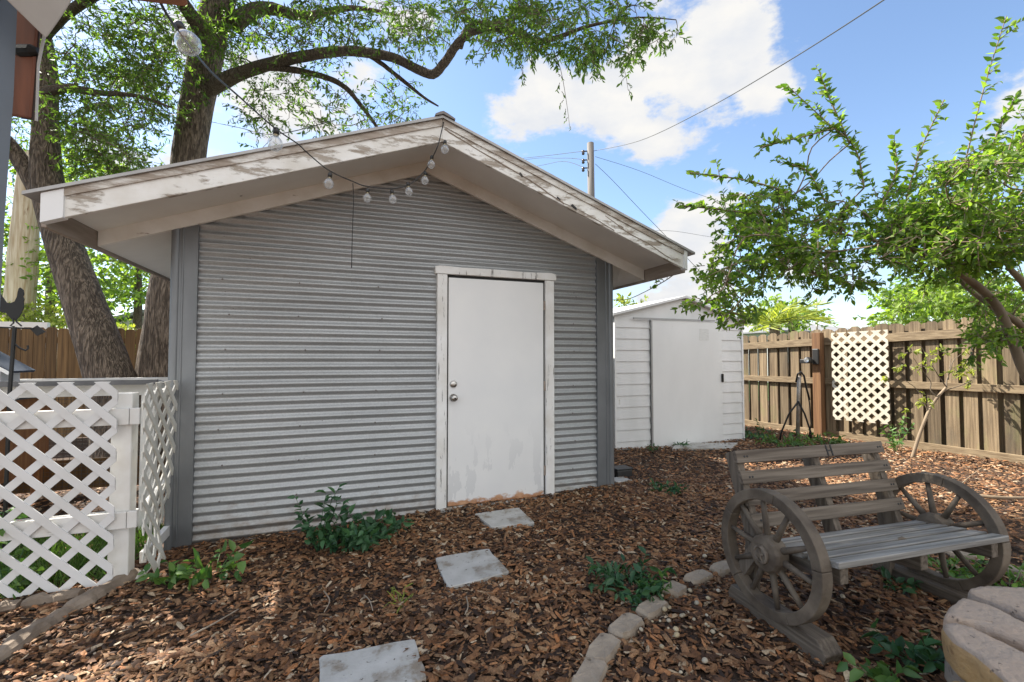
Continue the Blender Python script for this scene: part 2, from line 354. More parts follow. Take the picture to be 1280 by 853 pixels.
def leaves(P, D, L, W, fold=.25, flat=0.0):    # leaf blades: base points, directions, lengths, widths -> verts, faces
    n = len(P); D = D/np.linalg.norm(D, axis=1, keepdims=True)
    rv = RNG.normal(size=(n, 3)); rv[:, 2] += flat*2
    S = np.cross(D, rv); S /= np.linalg.norm(S, axis=1, keepdims=True)+1e-9
    Nn = np.cross(S, D); L = L[:, None]; W = W[:, None]
    cv = RNG.uniform(.0, .35, (n, 1)); k1 = RNG.uniform(.38, .5, (n, 1)); k2 = RNG.uniform(.32, .45, (n, 1))
    q_ = lambda t: P+D*L*t-Nn*L*cv*t*t
    a = P; c = q_(1.0); m = q_(.5)-Nn*W*.04
    l1 = q_(.28)+S*W*k1+Nn*W*fold; l2 = q_(.62)+S*W*k2+Nn*W*fold*.8; r1 = q_(.28)-S*W*k1+Nn*W*fold; r2 = q_(.62)-S*W*k2+Nn*W*fold*.8
    V = np.stack([a, l1, l2, c, r2, r1, m], 1).reshape(-1, 3)
    i = np.arange(n)[:, None]*7
    F = np.concatenate([i+np.array([t]) for t in ((0, 1, 6), (1, 2, 6), (2, 3, 6), (3, 4, 6), (4, 5, 6), (5, 0, 6))], 1).reshape(-1, 3)
    return V, F

def smooth_line(pts, n=4):     # Catmull-Rom through (Vector, radius)
    out = []
    for i in range(len(pts)-1):
        p0 = pts[max(i-1, 0)]; p1 = pts[i]; p2 = pts[i+1]; p3 = pts[min(i+2, len(pts)-1)]
        for k in range(n):
            t = k/n; a, b, c, d = p0[0], p1[0], p2[0], p3[0]
            v = .5*((2*b)+(c-a)*t+(2*a-5*b+4*c-d)*t*t+(3*b-a-3*c+d)*t**3)
            out.append((v, p1[1]+(p2[1]-p1[1])*t))
    out.append(pts[-1]); return out

# ------------------------------------------------------------------ ground and mulch
def lin(a, b, st): return np.arange(a, b, st)
gx = np.concatenate([[-250, -120, -60, -30, -15, -9, -6], lin(-4, 9, .09), [9.5, 11, 14, 20, 35, 70, 140, 250]])
gy = np.concatenate([[-250, -120, -60, -30, -14, -7, -3, -1], lin(0, 8, .09), [8.5, 9.5, 12, 16, 25, 50, 100, 200, 350]])
GX, GY = np.meshgrid(gx, gy, indexing='ij')
near = (GX > -5) & (GX < 9.3) & (GY > -1.5) & (GY < 9)
GZ = np.where(near, ground_h(GX, GY), 0)-.012
V = np.stack([GX, GY, GZ], -1).reshape(-1, 3); ny = len(gy)
ii, jj = np.meshgrid(np.arange(len(gx)-1), np.arange(ny-1), indexing='ij')
q = (ii*ny+jj).ravel(); F = np.stack([q, q+ny, q+ny+1, q+1], 1)
g = npmesh('ground', V, F, M['soil']); tag(g, kind='structure', label='brown soil and lawn ground sheet')

STEPS = [[(593, 646), (648, 638), (669, 657), (615, 663)], [(544, 702), (610, 690), (637, 720), (560, 740)], [(400, 827), (518, 805), (534, 856), (397, 900)]]
step_polys = [[gpt(*p) for p in s] for s in STEPS]
EDGE = [((738, 850), .19, .115), ((755, 817), .20, .12), ((783, 788), .20, .115), ((815, 765), .19, .11), ((844, 742), .13, .11), ((873, 727), .18, .10), ((905, 715), .17, .10), ((940, 703), .17, .10), ((1003, 700), .18, .10), ((1130, 690), .19, .11), ((1199, 697), .20, .11), ((1262, 716), .19, .11)]
edge_pts = [gpt(*e[0]) for e in EDGE]
def inside_poly(X, Y, poly, grow=0):
    c = Vector((sum(p.x for p in poly)/len(poly), sum(p.y for p in poly)/len(poly)))
    ok = np.ones_like(X, bool); n = len(poly); sgn = None
    for i in range(n):
        a, b = poly[i], poly[(i+1) % n]
        cr = (b.x-a.x)*(Y-a.y)-(b.y-a.y)*(X-a.x); cc = (b.x-a.x)*(c.y-a.y)-(b.y-a.y)*(c.x-a.x)
        ln = math.hypot(b.x-a.x, b.y-a.y)
        ok &= (cr*np.sign(cc)/ln > -grow)
    return ok
def chips(n, x0, x1, y0, y1, lmin, lmax, lift=.018):
    X = RNG.uniform(x0, x1, n); Y = RNG.uniform(y0, y1, n)
    w = X*CF.x+Y*CF.y; xx = (X*CR.x+Y*CR.y)/np.maximum(w, .1)
    keep = (w > .6) & (np.abs(xx) < 1.9)
    keep &= ~((X > -1.2) & (X < 2.55) & (Y > 4.06) & (Y < 8.3))
    keep &= ~((X > 3.68) & (X < 6.02) & (Y > 5.78))
    keep &= X < 8.4-.145*(Y)
    for s in step_polys:
        keep &= ~(inside_poly(X, Y, s, -.012) & (RNG.random(n) > np.where(inside_poly(X, Y, s, -.040), .015, .22)))
    for p, e in zip(edge_pts, EDGE):
        keep &= ~((np.hypot(X-p.x, Y-p.y) < .058) & (RNG.random(n) > .04))
    # the chicken run has grass at its front
    keep &= ~((X < -1.3) & (Y > 3.55) & (Y < 4.5) & (RNG.random(n) > .25))
    X, Y = X[keep], Y[keep]; n = len(X)
    L = RNG.uniform(lmin, lmax, n)*RNG.choice([.7, 1, 1, 1.35], n); W = L*RNG.uniform(.20, .50, n)
    a = RNG.uniform(0, 2*np.pi, n); tilt = RNG.normal(0, .20, n); roll = RNG.normal(0, .30, n)
    D = np.stack([np.cos(a)*np.cos(tilt), np.sin(a)*np.cos(tilt), np.sin(tilt)], 1)
    S0 = np.stack([-np.sin(a), np.cos(a), np.zeros(n)], 1); U0 = np.cross(D, S0)
    S = S0*np.cos(roll)[:, None]+U0*np.sin(roll)[:, None]; U = np.cross(D, S)
    C = np.stack([X, Y, ground_h(X, Y)+RNG.uniform(0, lift, n)], 1)
    h = (W*.32)[:, None]*U; l = L[:, None]*.5*D; s = W[:, None]*.5*S
    cv = RNG.uniform(-.25, .25, n)[:, None]*W[:, None]*U
    e1 = RNG.uniform(.45, .8, n)[:, None]; e2 = RNG.uniform(.45, .8, n)[:, None]
    pts = [C-l+cv, C-l*e1+s*.85, C+l*e2+s*.8, C+l+cv, C+l*e1-s*.85, C-l*e2-s, C-l*.55+h, C+l*.55+h]
    V = np.stack(pts, 1).reshape(-1, 3); i = np.arange(n)[:, None]*8
    T = [(0, 6, 1), (1, 6, 7), (1, 7, 2), (2, 7, 3), (3, 7, 4), (4, 7, 6), (4, 6, 5), (5, 6, 0)]
    T = [t[::-1] for t in T]
    F = np.concatenate([i+np.array([t]) for t in T], 1).reshape(-1, 3)
    return V, F
def joinv(parts):
    Vs, Fs, k = [], [], 0
    for V, F in parts: Vs.append(V); Fs.append(F+k); k += len(V)
    return np.concatenate(Vs), np.concatenate(Fs)
V, F = joinv([chips(29000, -2.2, 3.4, .7, 2.6, .024, .062), chips(16000, -1.9, 3.4, .7, 2.6, .006, .020, .022), chips(31000, -2.6, 5.2, 2.4, 4.1, .024, .060), chips(12000, -2.6, 5.2, 2.4, 4.1, .008, .02, .022), chips(32000, 2.5, 8.3, 1.2, 6.2, .024, .060, .022), chips(9000, 2.4, 7.5, .2, 1.25, .026, .06, .022), chips(5000, -4.2, -1.2, 4.0, 7.0, .03, .06), chips(4000, 6.0, 8.2, 5, 8, .03, .06)])
X = RNG.uniform(-1.8, 7.6, 900); Y = RNG.uniform(.9, 5.6, 900)
k_ = ~((X < 2.6) & (Y > 4.0)) & ~((X > 3.6) & (Y > 5.6)); X, Y = X[k_], Y[k_]; D = RNG.normal(0, 1, (len(X), 3)); D[:, 2] *= .18
V, F = joinv([(V, F), leaves(np.stack([X, Y, ground_h(X, Y)+.028], 1), D, RNG.uniform(.03, .075, len(X)), RNG.uniform(.012, .028, len(X)), flat=1.5)])
tag(npmesh('mulch', V, F, M['chip']), 'brown bark mulch chips covering the whole yard', 'mulch', kind='stuff')

# ------------------------------------------------------------------ main shed
YW = 4.066; CX = .68; SL = .365; HW = 2.29; ZE = 2.12
XL, XR = -1.21, 2.57; YB = 8.3; YF = 3.40
def zb(x): return ZE+SL*(HW-abs(x-CX))
shed = thing('corrugated_shed', 'grey corrugated metal shed with peeling gable boards and white door', 'shed', (CX, YW, 0))
def corrugated(name, x0, x1, z0, gable, y, amp=.0098, pitch=.0675, zmax=None, dy=0.0):
    mb = MB(); nz = 10; rows = []
    z = z0; step = pitch/nz; zs = []
    top = zmax if zmax else zb(CX)-.0
    while z < top: zs.append(z); z += step
    zs.append(top)
    for z in zs:
        a, b = x0, x1
        if gable:
            hw = HW-(z-ZE-.05)/SL
            a, b = max(x0, CX-hw), min(x1, CX+hw)
            if b <= a: b = a+.001
        yy = y+dy+amp*math.cos(2*math.pi*z/pitch)
        # a gentle dent or two across the sheet
        rows.append([(a+(b-a)*k/24, yy+.0025*math.sin(5*(a+(b-a)*k/24)+3*z), z+.0018*math.sin(2.3*(a+(b-a)*k/24)+z*2)) for k in range(25)])
    vs = [p for r in rows for p in r]
    fs = [(i*25+k, i*25+k+1, (i+1)*25+k+1, (i+1)*25+k) for i in range(len(rows)-1) for k in range(24)]
    return mb.add(vs, fs)
w1 = corrugated('w', -1.08, 2.42, -.12, False, YW, zmax=2.2425).build('corrugated_wall', M['galv'], shed, smooth=True)
w2 = corrugated('w', -1.08, 2.42, 2.2, True, YW, dy=-.005).build('gable_sheet', M['galv'], shed, smooth=True)
for k in range(7):        # roofing nails driven through the crests of the sheet
    z = .0675*(round((.20+.28*k)/.0675)+.5)
    for x in (-.86, -.32, .28, 2.14):
        xx = x+random.uniform(-.03, .03); MB().lathe((xx, YW-.0095, z), [(.007, 0), (.006, .003), (.004, .005), (.001, .006)], (0, -1, 0), 8).build('nail', M['cap'], w1)
for x in (XL, XR):        # side walls
    mb = MB(); vs, fs = [], []; zs = [-.1+i*.011 for i in range(int(2.3/.011))]
    for i, z in enumerate(zs):
        xx = x+(.02 if x < 0 else -.02)+.0078*math.cos(2*math.pi*z/.0675)
        vs += [(xx, YW+.1, z), (xx, YB, z)]
        if i: fs.append((2*i-2, 2*i-1, 2*i+1, 2*i))
    mb.add(vs, fs).build('side_wall', M['galv'], shed, smooth=True)
MB().prism([(XL+.02, YB, -.1), (XR-.02, YB, -.1), (XR-.02, YB, 2.2), (CX, YB, 2.95), (XL+.02, YB, 2.2)], (0, .04, 0)).build('back_wall', M['galv'], shed)
# corner posts: folded metal with a rolled bead on the outer edge
def corner(x0, x1, bead):
    mb = MB(); zt = 2.40
    s = 1 if bead > 0 else -1
    prof = [(x0, YW-.028), (x1, YW-.028), (x1, YW+.16), (x0, YW+.16)]
    mb.prism([(a, b, -.12) for a, b in prof], (0, 0, zt+.12))
    xb = x0+.026 if bead < 0 else x1-.026
    c = [(xb+.026*math.cos(t), YW-.028-.014*math.sin(t), -.12) for t in [math.pi*k/8 for k in range(9)]]
    mb.prism(c, (0, 0, zt+.12-.002))
    xr = x0+.075 if bead < 0 else x1-.08
    c = [(xr+.008*math.cos(t), YW-.028-.007*math.sin(t), -.12) for t in [math.pi*k/6 for k in range(7)]]
    mb.prism(c, (0, 0, zt+.12-.004))
    return mb
corner(XL, -1.04, -1).build('corner_post', M['trim'], shed)
corner(2.385, XR, 1).build('corner_post', M['trim'], shed)
# door
d = MB().box(.872, 1.795, YW-.030, YW+.03, .012, 2.038).build('door', M['door'], shed, bevel=.004)
kn = MB().lathe((.918, YW-.030, .965), [(.034, 0), (.034, .006), (.014, .010), (.013, .030), (.026, .040), (.031, .052), (.026, .064), (.010, .069)], (0, -1, 0), 20).build('door_knob', M['nickel'], d, smooth=True)
MB().lathe((.918, YW-.099, .965), [(.008, 0), (.007, .003)], (0, -1, 0), 12).build('keyhole', M['dark'], kn)
MB().lathe((.918, YW-.030, 1.085), [(.032, 0), (.031, .010), (.026, .016), (.010, .018)], (0, -1, 0), 20).build('deadbolt', M['nickel'], d, smooth=True)
for z in (.25, 1.05, 1.82): MB().tube([(1.803, YW-.034, z-.045), (1.803, YW-.034, z+.045)], .009, 8).build('hinge', M['fascia'], d)
MB().box(.84, 1.83, YW-.012, YW+.02, -.05, 2.075).build('gap_shade_panel', M['dark'], shed)  # dark backing panel, paints the shade in the gap between door and trim
fr = MB().box(.768, .858, YW-.046, YW+.01, -.04, 2.062).build('door_trim', M['trimpaint'], shed, bevel=.005)
MB().box(1.812, 1.902, YW-.046, YW+.01, -.035, 2.062).build('door_trim', M['trimpaint'], shed, bevel=.005)
mb = MB(); xs = [.748, .79, 1.0, 1.3, 1.6, 1.87, 1.925]; zt = [2.128, 2.138, 2.131, 2.134, 2.128, 2.137, 2.124]
lo = [(x, YW-.052, 2.064) for x in xs]; hi = [(x, YW-.052, z) for x, z in zip(xs, zt)]
mb.prism(lo+hi[::-1], (0, .06, 0)).build('door_header', M['trimpaint'], shed, bevel=.005)
MB().box(.80, 1.90, YW-.06, YW+.02, -.06, .008).build('threshold', M['concrete'], shed, bevel=.01)
# roof
for s in (-1, 1):
    HWs = HW+(.06 if s < 0 else 0); ZEs = ZE-(HWs-HW)*SL
    xe = CX+s*(HWs+.055); ze = zb(CX+s*HWs)-SL*.055
    o = MB().hexa([Vector(p) for p in [(CX, YF-.03, zb(CX)+.17), (xe, YF-.03, ze+.17), (xe, YB+.2, ze+.17), (CX, YB+.2, zb(CX)+.17), (CX, YF-.03, zb(CX)+.19), (xe, YF-.03, ze+.19), (xe, YB+.2, ze+.19), (CX, YB+.2, zb(CX)+.19)]]).build('roof_sheet', M['roof'], shed)
    x1 = CX+s*(HWs-.027)
    P = lambda x, dz, y: (x, y, zb(x)+dz)
    MB().prism([P(CX, 0, YF), P(x1, 0, YF), P(x1, .168, YF), P(CX, .168, YF)], (0, .032, 0)).build('barge_board', M['barge'], shed, bevel=.004)
    # weathered shadow strip nailed along the top of the barge
    MB().prism([P(CX+s*.002, .118, YF-.012), P(x1, .125, YF-.012), P(x1, .169, YF-.012), P(CX+s*.002, .169, YF-.012)], (0, .0115, 0)).build('drip_strip', M['strip'], shed)
    wcap = .125 if s < 0 else .055
    xa, xb_ = CX+s*(HWs-.022), CX+s*(HWs-wcap)
    MB().prism([P(xa, -.006, YF-.016), P(xb_, -.004, YF-.016), P(xb_, .166, YF-.016), P(xa, .164, YF-.016)], (0, .055, 0)).build('end_cap', M['white'], shed)
    MB().prism([P(CX, -.002, YW-.046), P(CX+s*(HWs-.03), -.002, YW-.046), P(CX+s*(HWs-.03), .125, YW-.046), P(CX, .125, YW-.046)], (0, .034, 0)).build('frieze_board', M['frieze'], shed, bevel=.003)
    # soffit: one sheet under the whole roof slope
    MB().hexa([Vector(p) for p in [(CX, YF+.033, zb(CX)+.105), (CX+s*(HWs-.03), YF+.033, ZEs+.115), (CX+s*(HWs-.03), YB+.15, ZEs+.115), (CX, YB+.15, zb(CX)+.105), (CX, YF+.033, zb(CX)+.165), (CX+s*(HWs-.03), YF+.033, ZEs+.17), (CX+s*(HWs-.03), YB+.15, ZEs+.17), (CX, YB+.15, zb(CX)+.165)]]).build('soffit', M['soffit'], shed)
    x0 = CX+s*(HWs-.026); x2 = CX+s*HWs
    MB().box(min(x0, x2), max(x0, x2), YF+.04, YB+.15, ZEs-.012, ZEs+.165).build('fascia_board', M['fascia'], shed, bevel=.003)
    xw = XL if s < 0 else XR      # closing panel between the side wall and the fascia at the eave
    xi = xw-s*.02; zi = zb(xi)+.004
    MB().hexa([Vector(p) for p in [(xi, YW-.01, zi), (x0, YW-.01, ZEs+.013), (x0, YB, ZEs+.013), (xi, YB, zi), (xi, YW-.01, zi+.012), (x0, YW-.01, ZEs+.025), (x0, YB, ZEs+.025), (xi, YB, zi+.012)]]).build('eave_panel', M['soffit'], shed)
for lst, r_ in (([(.02, .105), (.12, .098), (.30, .085), (.45, .078), (.62, .068), (.78, .052), (.92, .030), (1.02, .014)], .0055), ([(1.0, .016), (1.15, .03), (1.3, .022), (1.5, .008)], .004), ([(1.55, .075), (1.7, .06), (1.85, .058), (2.0, .035), (2.12, .03)], .004), ([(1.42, .10), (1.52, .085), (1.6, .08)], .004)):
    P_ = smooth_line([(Vector((CX+x_+random.uniform(-.01, .01), YF-.001, zb(CX+x_)+dz_)), r_*random.uniform(.6, 1.3)) for x_, dz_ in lst], 4)
    MB().tube([p_+Vector((0, 0, random.uniform(-.003, .003))) for p_, _ in P_], [q_ for _, q_ in P_], 5).build('paint_crack', M['fascia'], shed)
for x_, dz_, w_ in ((.62, .066, .03), (.95, .03, .035), (1.08, .03, .055)):
    MB().prism([(CX+x_, YF-.005, zb(CX+x_)+dz_-.004), (CX+x_+w_, YF-.005, zb(CX+x_+w_)+dz_-.016), (CX+x_+w_*1.05, YF-.005, zb(CX+x_+w_)+dz_+.002), (CX+x_+w_*.3, YF-.005, zb(CX+x_)+dz_+.012)], (0, .01, 0)).build('rot_hole', M['dark'], shed)
MB().prism([(CX-.06, YF-.045, zb(CX)+.170), (CX, YF-.045, zb(CX)+.192), (CX+.09, YF-.045, zb(CX)+.160), (CX+.09, YF-.045, zb(CX)+.172), (CX+.03, YF-.045, zb(CX)+.203), (CX+.0, YF-.045, zb(CX)+.214), (CX-.025, YF-.045, zb(CX)+.205), (CX-.06, YF-.045, zb(CX)+.184)], (0, YB-YF+.25, 0)).build('ridge_cap', M['cap'], shed)
MB().box(CX-.13, CX-.06, 4.3, 4.42, zb(CX)+.1, zb(CX)+.33).build('roof_vent', M['trim'], shed)

# ------------------------------------------------------------------ white storage shed
Y2 = 5.72; A2, B2 = 3.65, 6.06; C2 = 4.88; E2 = 1.905; T2 = 2.225; YB2 = 7.9
s2 = thing('storage_shed', 'small white metal garden shed with one wide sliding door', 'shed', ((A2+B2)/2, Y2, 0))
def lap(x0, x1, z0, z1, y, pitch=.165):
    mb = MB(); z = z0
    while z < z1-.001:
        zt = min(z+pitch, z1)
        mb.hexa([(x0, y-.016, z), (x1, y-.016, z), (x1, y+.02, z), (x0, y+.02, z), (x0, y-.001, zt), (x1, y-.001, zt), (x1, y+.02, zt), (x0, y+.02, zt)]); z += pitch
    return mb
lap(A2+.03, 4.262, -.06, 1.895, Y2).build('siding', M['siding'], s2)
lap(5.60, B2-.03, -.06, 1.86, Y2).build('siding', M['siding'], s2)
for x in (A2, B2-.028): MB().box(x, x+.028, Y2-.022, Y2+.03, -.06, 1.90).build('corner_trim', M['white'], s2)
MB().prism([(A2, Y2, E2-.03), (B2, Y2, E2-.06), (B2, Y2, E2-.02), (C2, Y2, T2-.01), (A2, Y2, E2+.02)], (0, .02, 0)).build('gable_panel', M['siding'], s2)
for x0, x1 in ((A2, A2+.02), (B2-.02, B2)): MB().box(x0, x1, Y2+.03, YB2, -.06, E2-.02).build('side_wall', M['siding'], s2)
MB().box(A2, B2, YB2, YB2+.02, -.06, E2).build('back_wall', M['siding'], s2)
sd = MB().box(4.27, 5.60, Y2-.040, Y2-.018, -.03, 1.875).build('sliding_door', M['siddoor'], s2, bevel=.003)
MB().box(4.262, 4.285, Y2-.046, Y2-.0415, -.03, 1.86).build('door_edge', M['track'], sd)
MB().box(5.575, 5.598, Y2-.075, Y2-.041, .93, 1.06).build('handle', M['black'], sd, bevel=.006)
MB().box(5.16, 5.34, Y2-.0425, Y2-.0405, 1.58, 1.76).build('sticker', M['paper'], sd)
MB().box(3.95, 5.45, Y2-.058, Y2-.041, 1.880, 1.902).build('door_track', M['track'], s2)
for xe, ze in ((A2-.06, E2+.01), (B2+.06, E2-.045)):
    MB().hexa([Vector(p) for p in [(C2, Y2-.09, T2), (xe, Y2-.09, ze), (xe, YB2+.08, ze), (C2, YB2+.08, T2), (C2, Y2-.09, T2+.035), (xe, Y2-.09, ze+.035), (xe, YB2+.08, ze+.035), (C2, YB2+.08, T2+.035)]]).build('roof_panel', M['siding'], s2)
mbp = MB(); p = [gpt(840, 563), gpt(915, 562), gpt(922, 556), gpt(846, 556)]
mbp.prism([(v.x, v.y, v.z-.01) for v in p], (0, 0, .04)); tag(mbp.build('concrete_slab', M['concrete'], loc=p[0], bevel=.006), 'thin pale concrete slab in front of the white sliding shed door', 'paving slab')
p = gpt(778, 603)
o = MB().box(p.x-.10, p.x+.09, p.y-.05, p.y+.12, p.z-.02, p.z+.025).build('paver', M['concrete'], loc=p, bevel=.008); tag(o, 'small broken paver at the foot of the right corner post', 'paver')
q = gpt(779, 597)
t = thing('bait_box', 'small black plastic box on the mulch beside the right corner post', 'box', q)
MB().box(q.x-.09, q.x+.10, q.y-.03, q.y+.12, q.z+.0, q.z+.085).build('body', M['blackpl'], t, bevel=.012)
MB().box(q.x-.095, q.x+.105, q.y-.035, q.y+.125, q.z+.086, q.z+.10).build('lid', M['blackpl'], t, bevel=.006)

# ------------------------------------------------------------------ lattice helper
def lattice(W, H, fn, pitch=.172, sw=.042, th=.008, seg=1, phase=(.0, .0)):
    mb = MB()
    for layer, sg in ((0, 1), (1, -1)):
        lo, hi = (-H, W) if sg > 0 else (0, W+H)
        k = math.floor(lo/pitch)-1
        while True:
            c = k*pitch+phase[layer]; k += 1
            if c > hi+pitch: break
            pts = [(c+sg*v, v) for v in (0, H)]
            u0, u1 = sorted((pts[0][0], pts[1][0]))
            ua, ub = max(u0, 0), min(u1, W)
            if ub-ua < .02: continue
            va, vb = (ua-c)/sg, (ub-c)/sg
            n = max(1, int(seg*(ub-ua)/.1)) if seg > 1 else 1
            h = sw/2*.7071; e = sw*.7
            ra = []
            for i in range(n+1):
                t = i/n; tt = t
                u = ua+(ub-ua)*t; v = va+(vb-va)*t
                if i == 0: u -= e; v -= sg*e
                if i == n: u += e; v += sg*e
                ring = []
                for du, dv in ((-h, sg*h), (h, -sg*h)):
                    uu, vv = u+du, v+dv
                    # run back along the strip until inside, so the ends are cut flush with the sheet edge
                    m_ = max(0-uu, uu-W, 0) ; 
                    if i == 0:
                        m_ = max(-uu, (-vv if sg > 0 else vv-H), 0); uu += m_; vv += sg*m_
                    if i == n:
                        m_ = max(uu-W, (vv-H if sg > 0 else -vv), 0); uu -= m_; vv -= sg*m_
                    ring.append((uu, vv))
                w0, w1 = layer*th, layer*th+th*.98
                (a0, b0), (a1, b1) = ring
                ra.append([fn(a0, b0, w0), fn(a1, b1, w0), fn(a1, b1, w1), fn(a0, b0, w1)])
            vs = [p for r in ra for p in r]
            fs = [(0, 1, 2, 3)[::-1], tuple(4*n+j for j in range(4))]
            for i in range(n):
                for j in range(4): fs.append((4*i+j, 4*i+(j+1) % 4, 4*i+4+(j+1) % 4, 4*i+4+j))
            mb.add(vs, fs)
    return mb

# ------------------------------------------------------------------ white lattice fence (left)
YL = 3.475
lf = thing('lattice_fence', 'white lattice garden fence with square corner post left of the corrugated shed', 'fence', (-1.25, YL, -.03))
lattice(1.5, 1.195, lambda u, v, w: (-2.775+u, YL-.044-w, -.015+v), phase=(.065, .03)).build('lattice_panel', M['vinyl'], lf)
for x in (-1.325, -2.72): MB().box(x, x+.105, YL, YL+.10, -.1, 1.105).build('post', M['postpaint'], lf, bevel=.006)
for z0, z1 in ((.915, 1.015), (.292, .392)):
    MB().box(-2.75, -1.225, YL-.034, YL-.001, z0, z1).build('rail', M['railpaint'], lf, bevel=.004)
    MB().box(-1.222, -1.172, YL-.034, YL-.001, z0, z1).build('rail_block', M['railpaint'], lf, bevel=.004)
def warp(u, v, w):
    # nailed at the top, sagging and curling outward towards the bottom
    k = max(0, 1-v/.75); y = YL-.035+u*(1-.34*k*k)-.03*k
    x = -1.165+w+.022*math.sin(u*6+v*2.5)*(.3+k)+.045*k*k*math.sin(v*8+u*6)+.03*u
    return (x, y, -.0+v-.02*k*math.sin(u*15))
lattice(.56, 1.16, warp, seg=2, phase=(.03, .02), pitch=.15, sw=.036).build('warped_panel', M['vinyl2'], lf, label='dull warped lattice panel curling away between post and shed')
MB().board((-1.19, YL+.13, 1.05), (-1.19, YW-.04, 1.06), (0, 0, 1), .09, .035).build('side_rail', M['railpaint'], lf)
MB().board((-1.19, YL+.13, .36), (-1.19, YW-.04, .44), (0, 0, 1), .055, .03).build('side_rail', M['railpaint'], lf)
MB().board((-1.19, YL+.13, .05), (-1.19, YW-.04, .07), (0, 0, 1), .07, .035).build('side_rail', M['railpaint'], lf)

# ------------------------------------------------------------------ chicken run behind the lattice
cr = thing('chicken_run', 'white framed chicken run with wire mesh sides behind the lattice', 'chicken run', (-2.4, 5.0, 0))
for (x, y) in ((-1.48, 4.55), (-3.7, 4.55), (-1.48, 6.0), (-3.7, 6.0), (-2.55, 4.55)): MB().box(x-.045, x+.045, y-.045, y+.045, -.05, 1.02).build('post', M['postpaint'], cr)
for y in (4.55, 6.0): MB().box(-3.75, -1.43, y-.03, y+.03, 1.021, 1.105).build('top_beam', M['railpaint'], cr)
for x in (-3.7, -1.48): MB().box(x-.03, x+.03, 4.60, 5.96, 1.022, 1.103).build('top_beam', M['railpaint'], cr)
mb = MB()
xs = np.linspace(-3.9, -1.38, 60)
for i in range(59):
    z = lambda x: 1.135+.012*math.sin(x*70)
    mb.add([(xs[i], 4.40, z(xs[i])), (xs[i+1], 4.40, z(xs[i+1])), (xs[i+1], 4.85, z(xs[i+1])-.02), (xs[i], 4.85, z(xs[i])-.02)], [(0, 1, 2, 3)])
mb.build('roof_sheet', M['sheet'], cr)
MB().box(-3.9, -1.38, 4.37, 4.398, 1.112, 1.150).build('roof_edge', M['sheet'], cr)
mb = MB()
for k in range(26): mb.box(-3.65, -1.5, 5.94, 5.943, .02+k*.038, .0235+k*.038)
for k in range(44): mb.box(-3.65+k*.05, -3.647+k*.05, 5.944, 5.947, .0, 1.01)
mb.build('wire_mesh', M['meshwire'], cr)
MB().box(-3.74, -1.45, 5.97, 6.0, -.02, .28).build('kick_board', M['cedar'], cr)
MB().box(-3.74, -1.45, 4.56, 4.59, -.02, .10).build('sill_board', M['railpaint'], cr)
cp = thing('chicken_coop', 'orange wooden hen house inside the wire run', 'coop', (-3.2, 5.2, 0))
MB().box(-3.66, -2.72, 4.95, 5.85, .25, .95).build('body', M['coop'], cp)
for x, y in ((-3.6, 5.0), (-2.78, 5.0), (-3.6, 5.8), (-2.78, 5.8)): MB().box(x-.03, x+.03, y-.03, y+.03, -.03, .249).build('leg', M['coop'], cp)
MB().prism([(-3.72, 4.85, .951), (-2.66, 4.85, .951), (-2.66, 4.85, .975), (-3.19, 4.85, 1.06), (-3.72, 4.85, .975)], (0, 1.05, 0)).build('roof', M['sheet'], cp)
MB().box(-3.1, -2.83, 4.93, 4.949, .3, .62).build('pop_door', M['dark'], cp)

# grass in front of the run
n = 5200
X = RNG.uniform(-3.2, -1.32, n); Y = RNG.uniform(3.56, 4.6, n)
P = np.stack([X, Y, ground_h(X, Y)-.01], 1); D = RNG.normal(0, .45, (n, 3)); D[:, 2] = 1
V, F = leaves(P, D, RNG.uniform(.05, .13, n), RNG.uniform(.006, .011, n))
tag(npmesh('grass', V, F, M['grass']), 'short green grass behind the white lattice panel', 'grass', kind='stuff')

# ------------------------------------------------------------------ rooster weathervane and birdhouse
pv = on_y(18, 480, 4.25)
wv = thing('rooster_weathervane', 'black metal rooster weathervane on a thin post behind the lattice', 'weathervane', (pv.x, 4.25, 0))
Yv = 4.25
def vp(px, py): p_ = on_y(px, py, Yv); return p_
a, b = vp(12, 492), vp(18.5, 409)
MB().tube([(a.x, Yv, -.05), a, b], .012, 8).build('post', M['black'], wv)
a, b = vp(-38, 408), vp(42, 411)
MB().tube([a, b], .006, 6).build('arrow_shaft', M['black'], wv)
MB().prism([vp(38, 412), vp(46, 407), vp(56.5, 415), vp(46, 420)], (0, .01, 0)).build('arrow_head', M['black'], wv)
roo = [(-6, 366), (0, 367), (4, 373), (8, 378.5), (13, 379), (18, 377), (21, 371), (22, 365), (23, 361), (25, 359.5), (27, 361), (29, 363), (29.8, 368), (28.5, 371), (30, 374), (29, 378), (29.5, 384), (27, 391), (23, 397), (20, 400), (15, 400), (11, 396), (7, 391), (3, 391), (0, 389.5), (-4, 391), (-10, 388), (-12, 378), (-10, 370)]
MB().prism([vp(*p_) for p_ in roo], (0, .008, 0)).build('rooster', M['black'], wv)
for q_ in ([(16, 398), (17, 404), (13, 407.5), (18, 408.5)], [(19.5, 399), (21, 403), (25, 406), (27, 408)]): MB().tube([vp(*p_) for p_ in q_], .005, 6).build('leg', M['black'], wv)
a = vp(16, 428)
MB().tube([a, vp(24, 435), vp(32, 438.5), vp(35, 436), vp(34.5, 432)], .006, 6).build('hook', M['black'], wv)
bc = on_y(0, 470, 4.6)
bh = thing('birdhouse', 'small white birdhouse with a blue sloping roof behind the rooster post', 'birdhouse', (bc.x, 4.6, 0))
MB().box(bc.x-.13, bc.x+.055, 4.5, 4.72, 1.0, 1.27).build('body', M['siding'], bh)
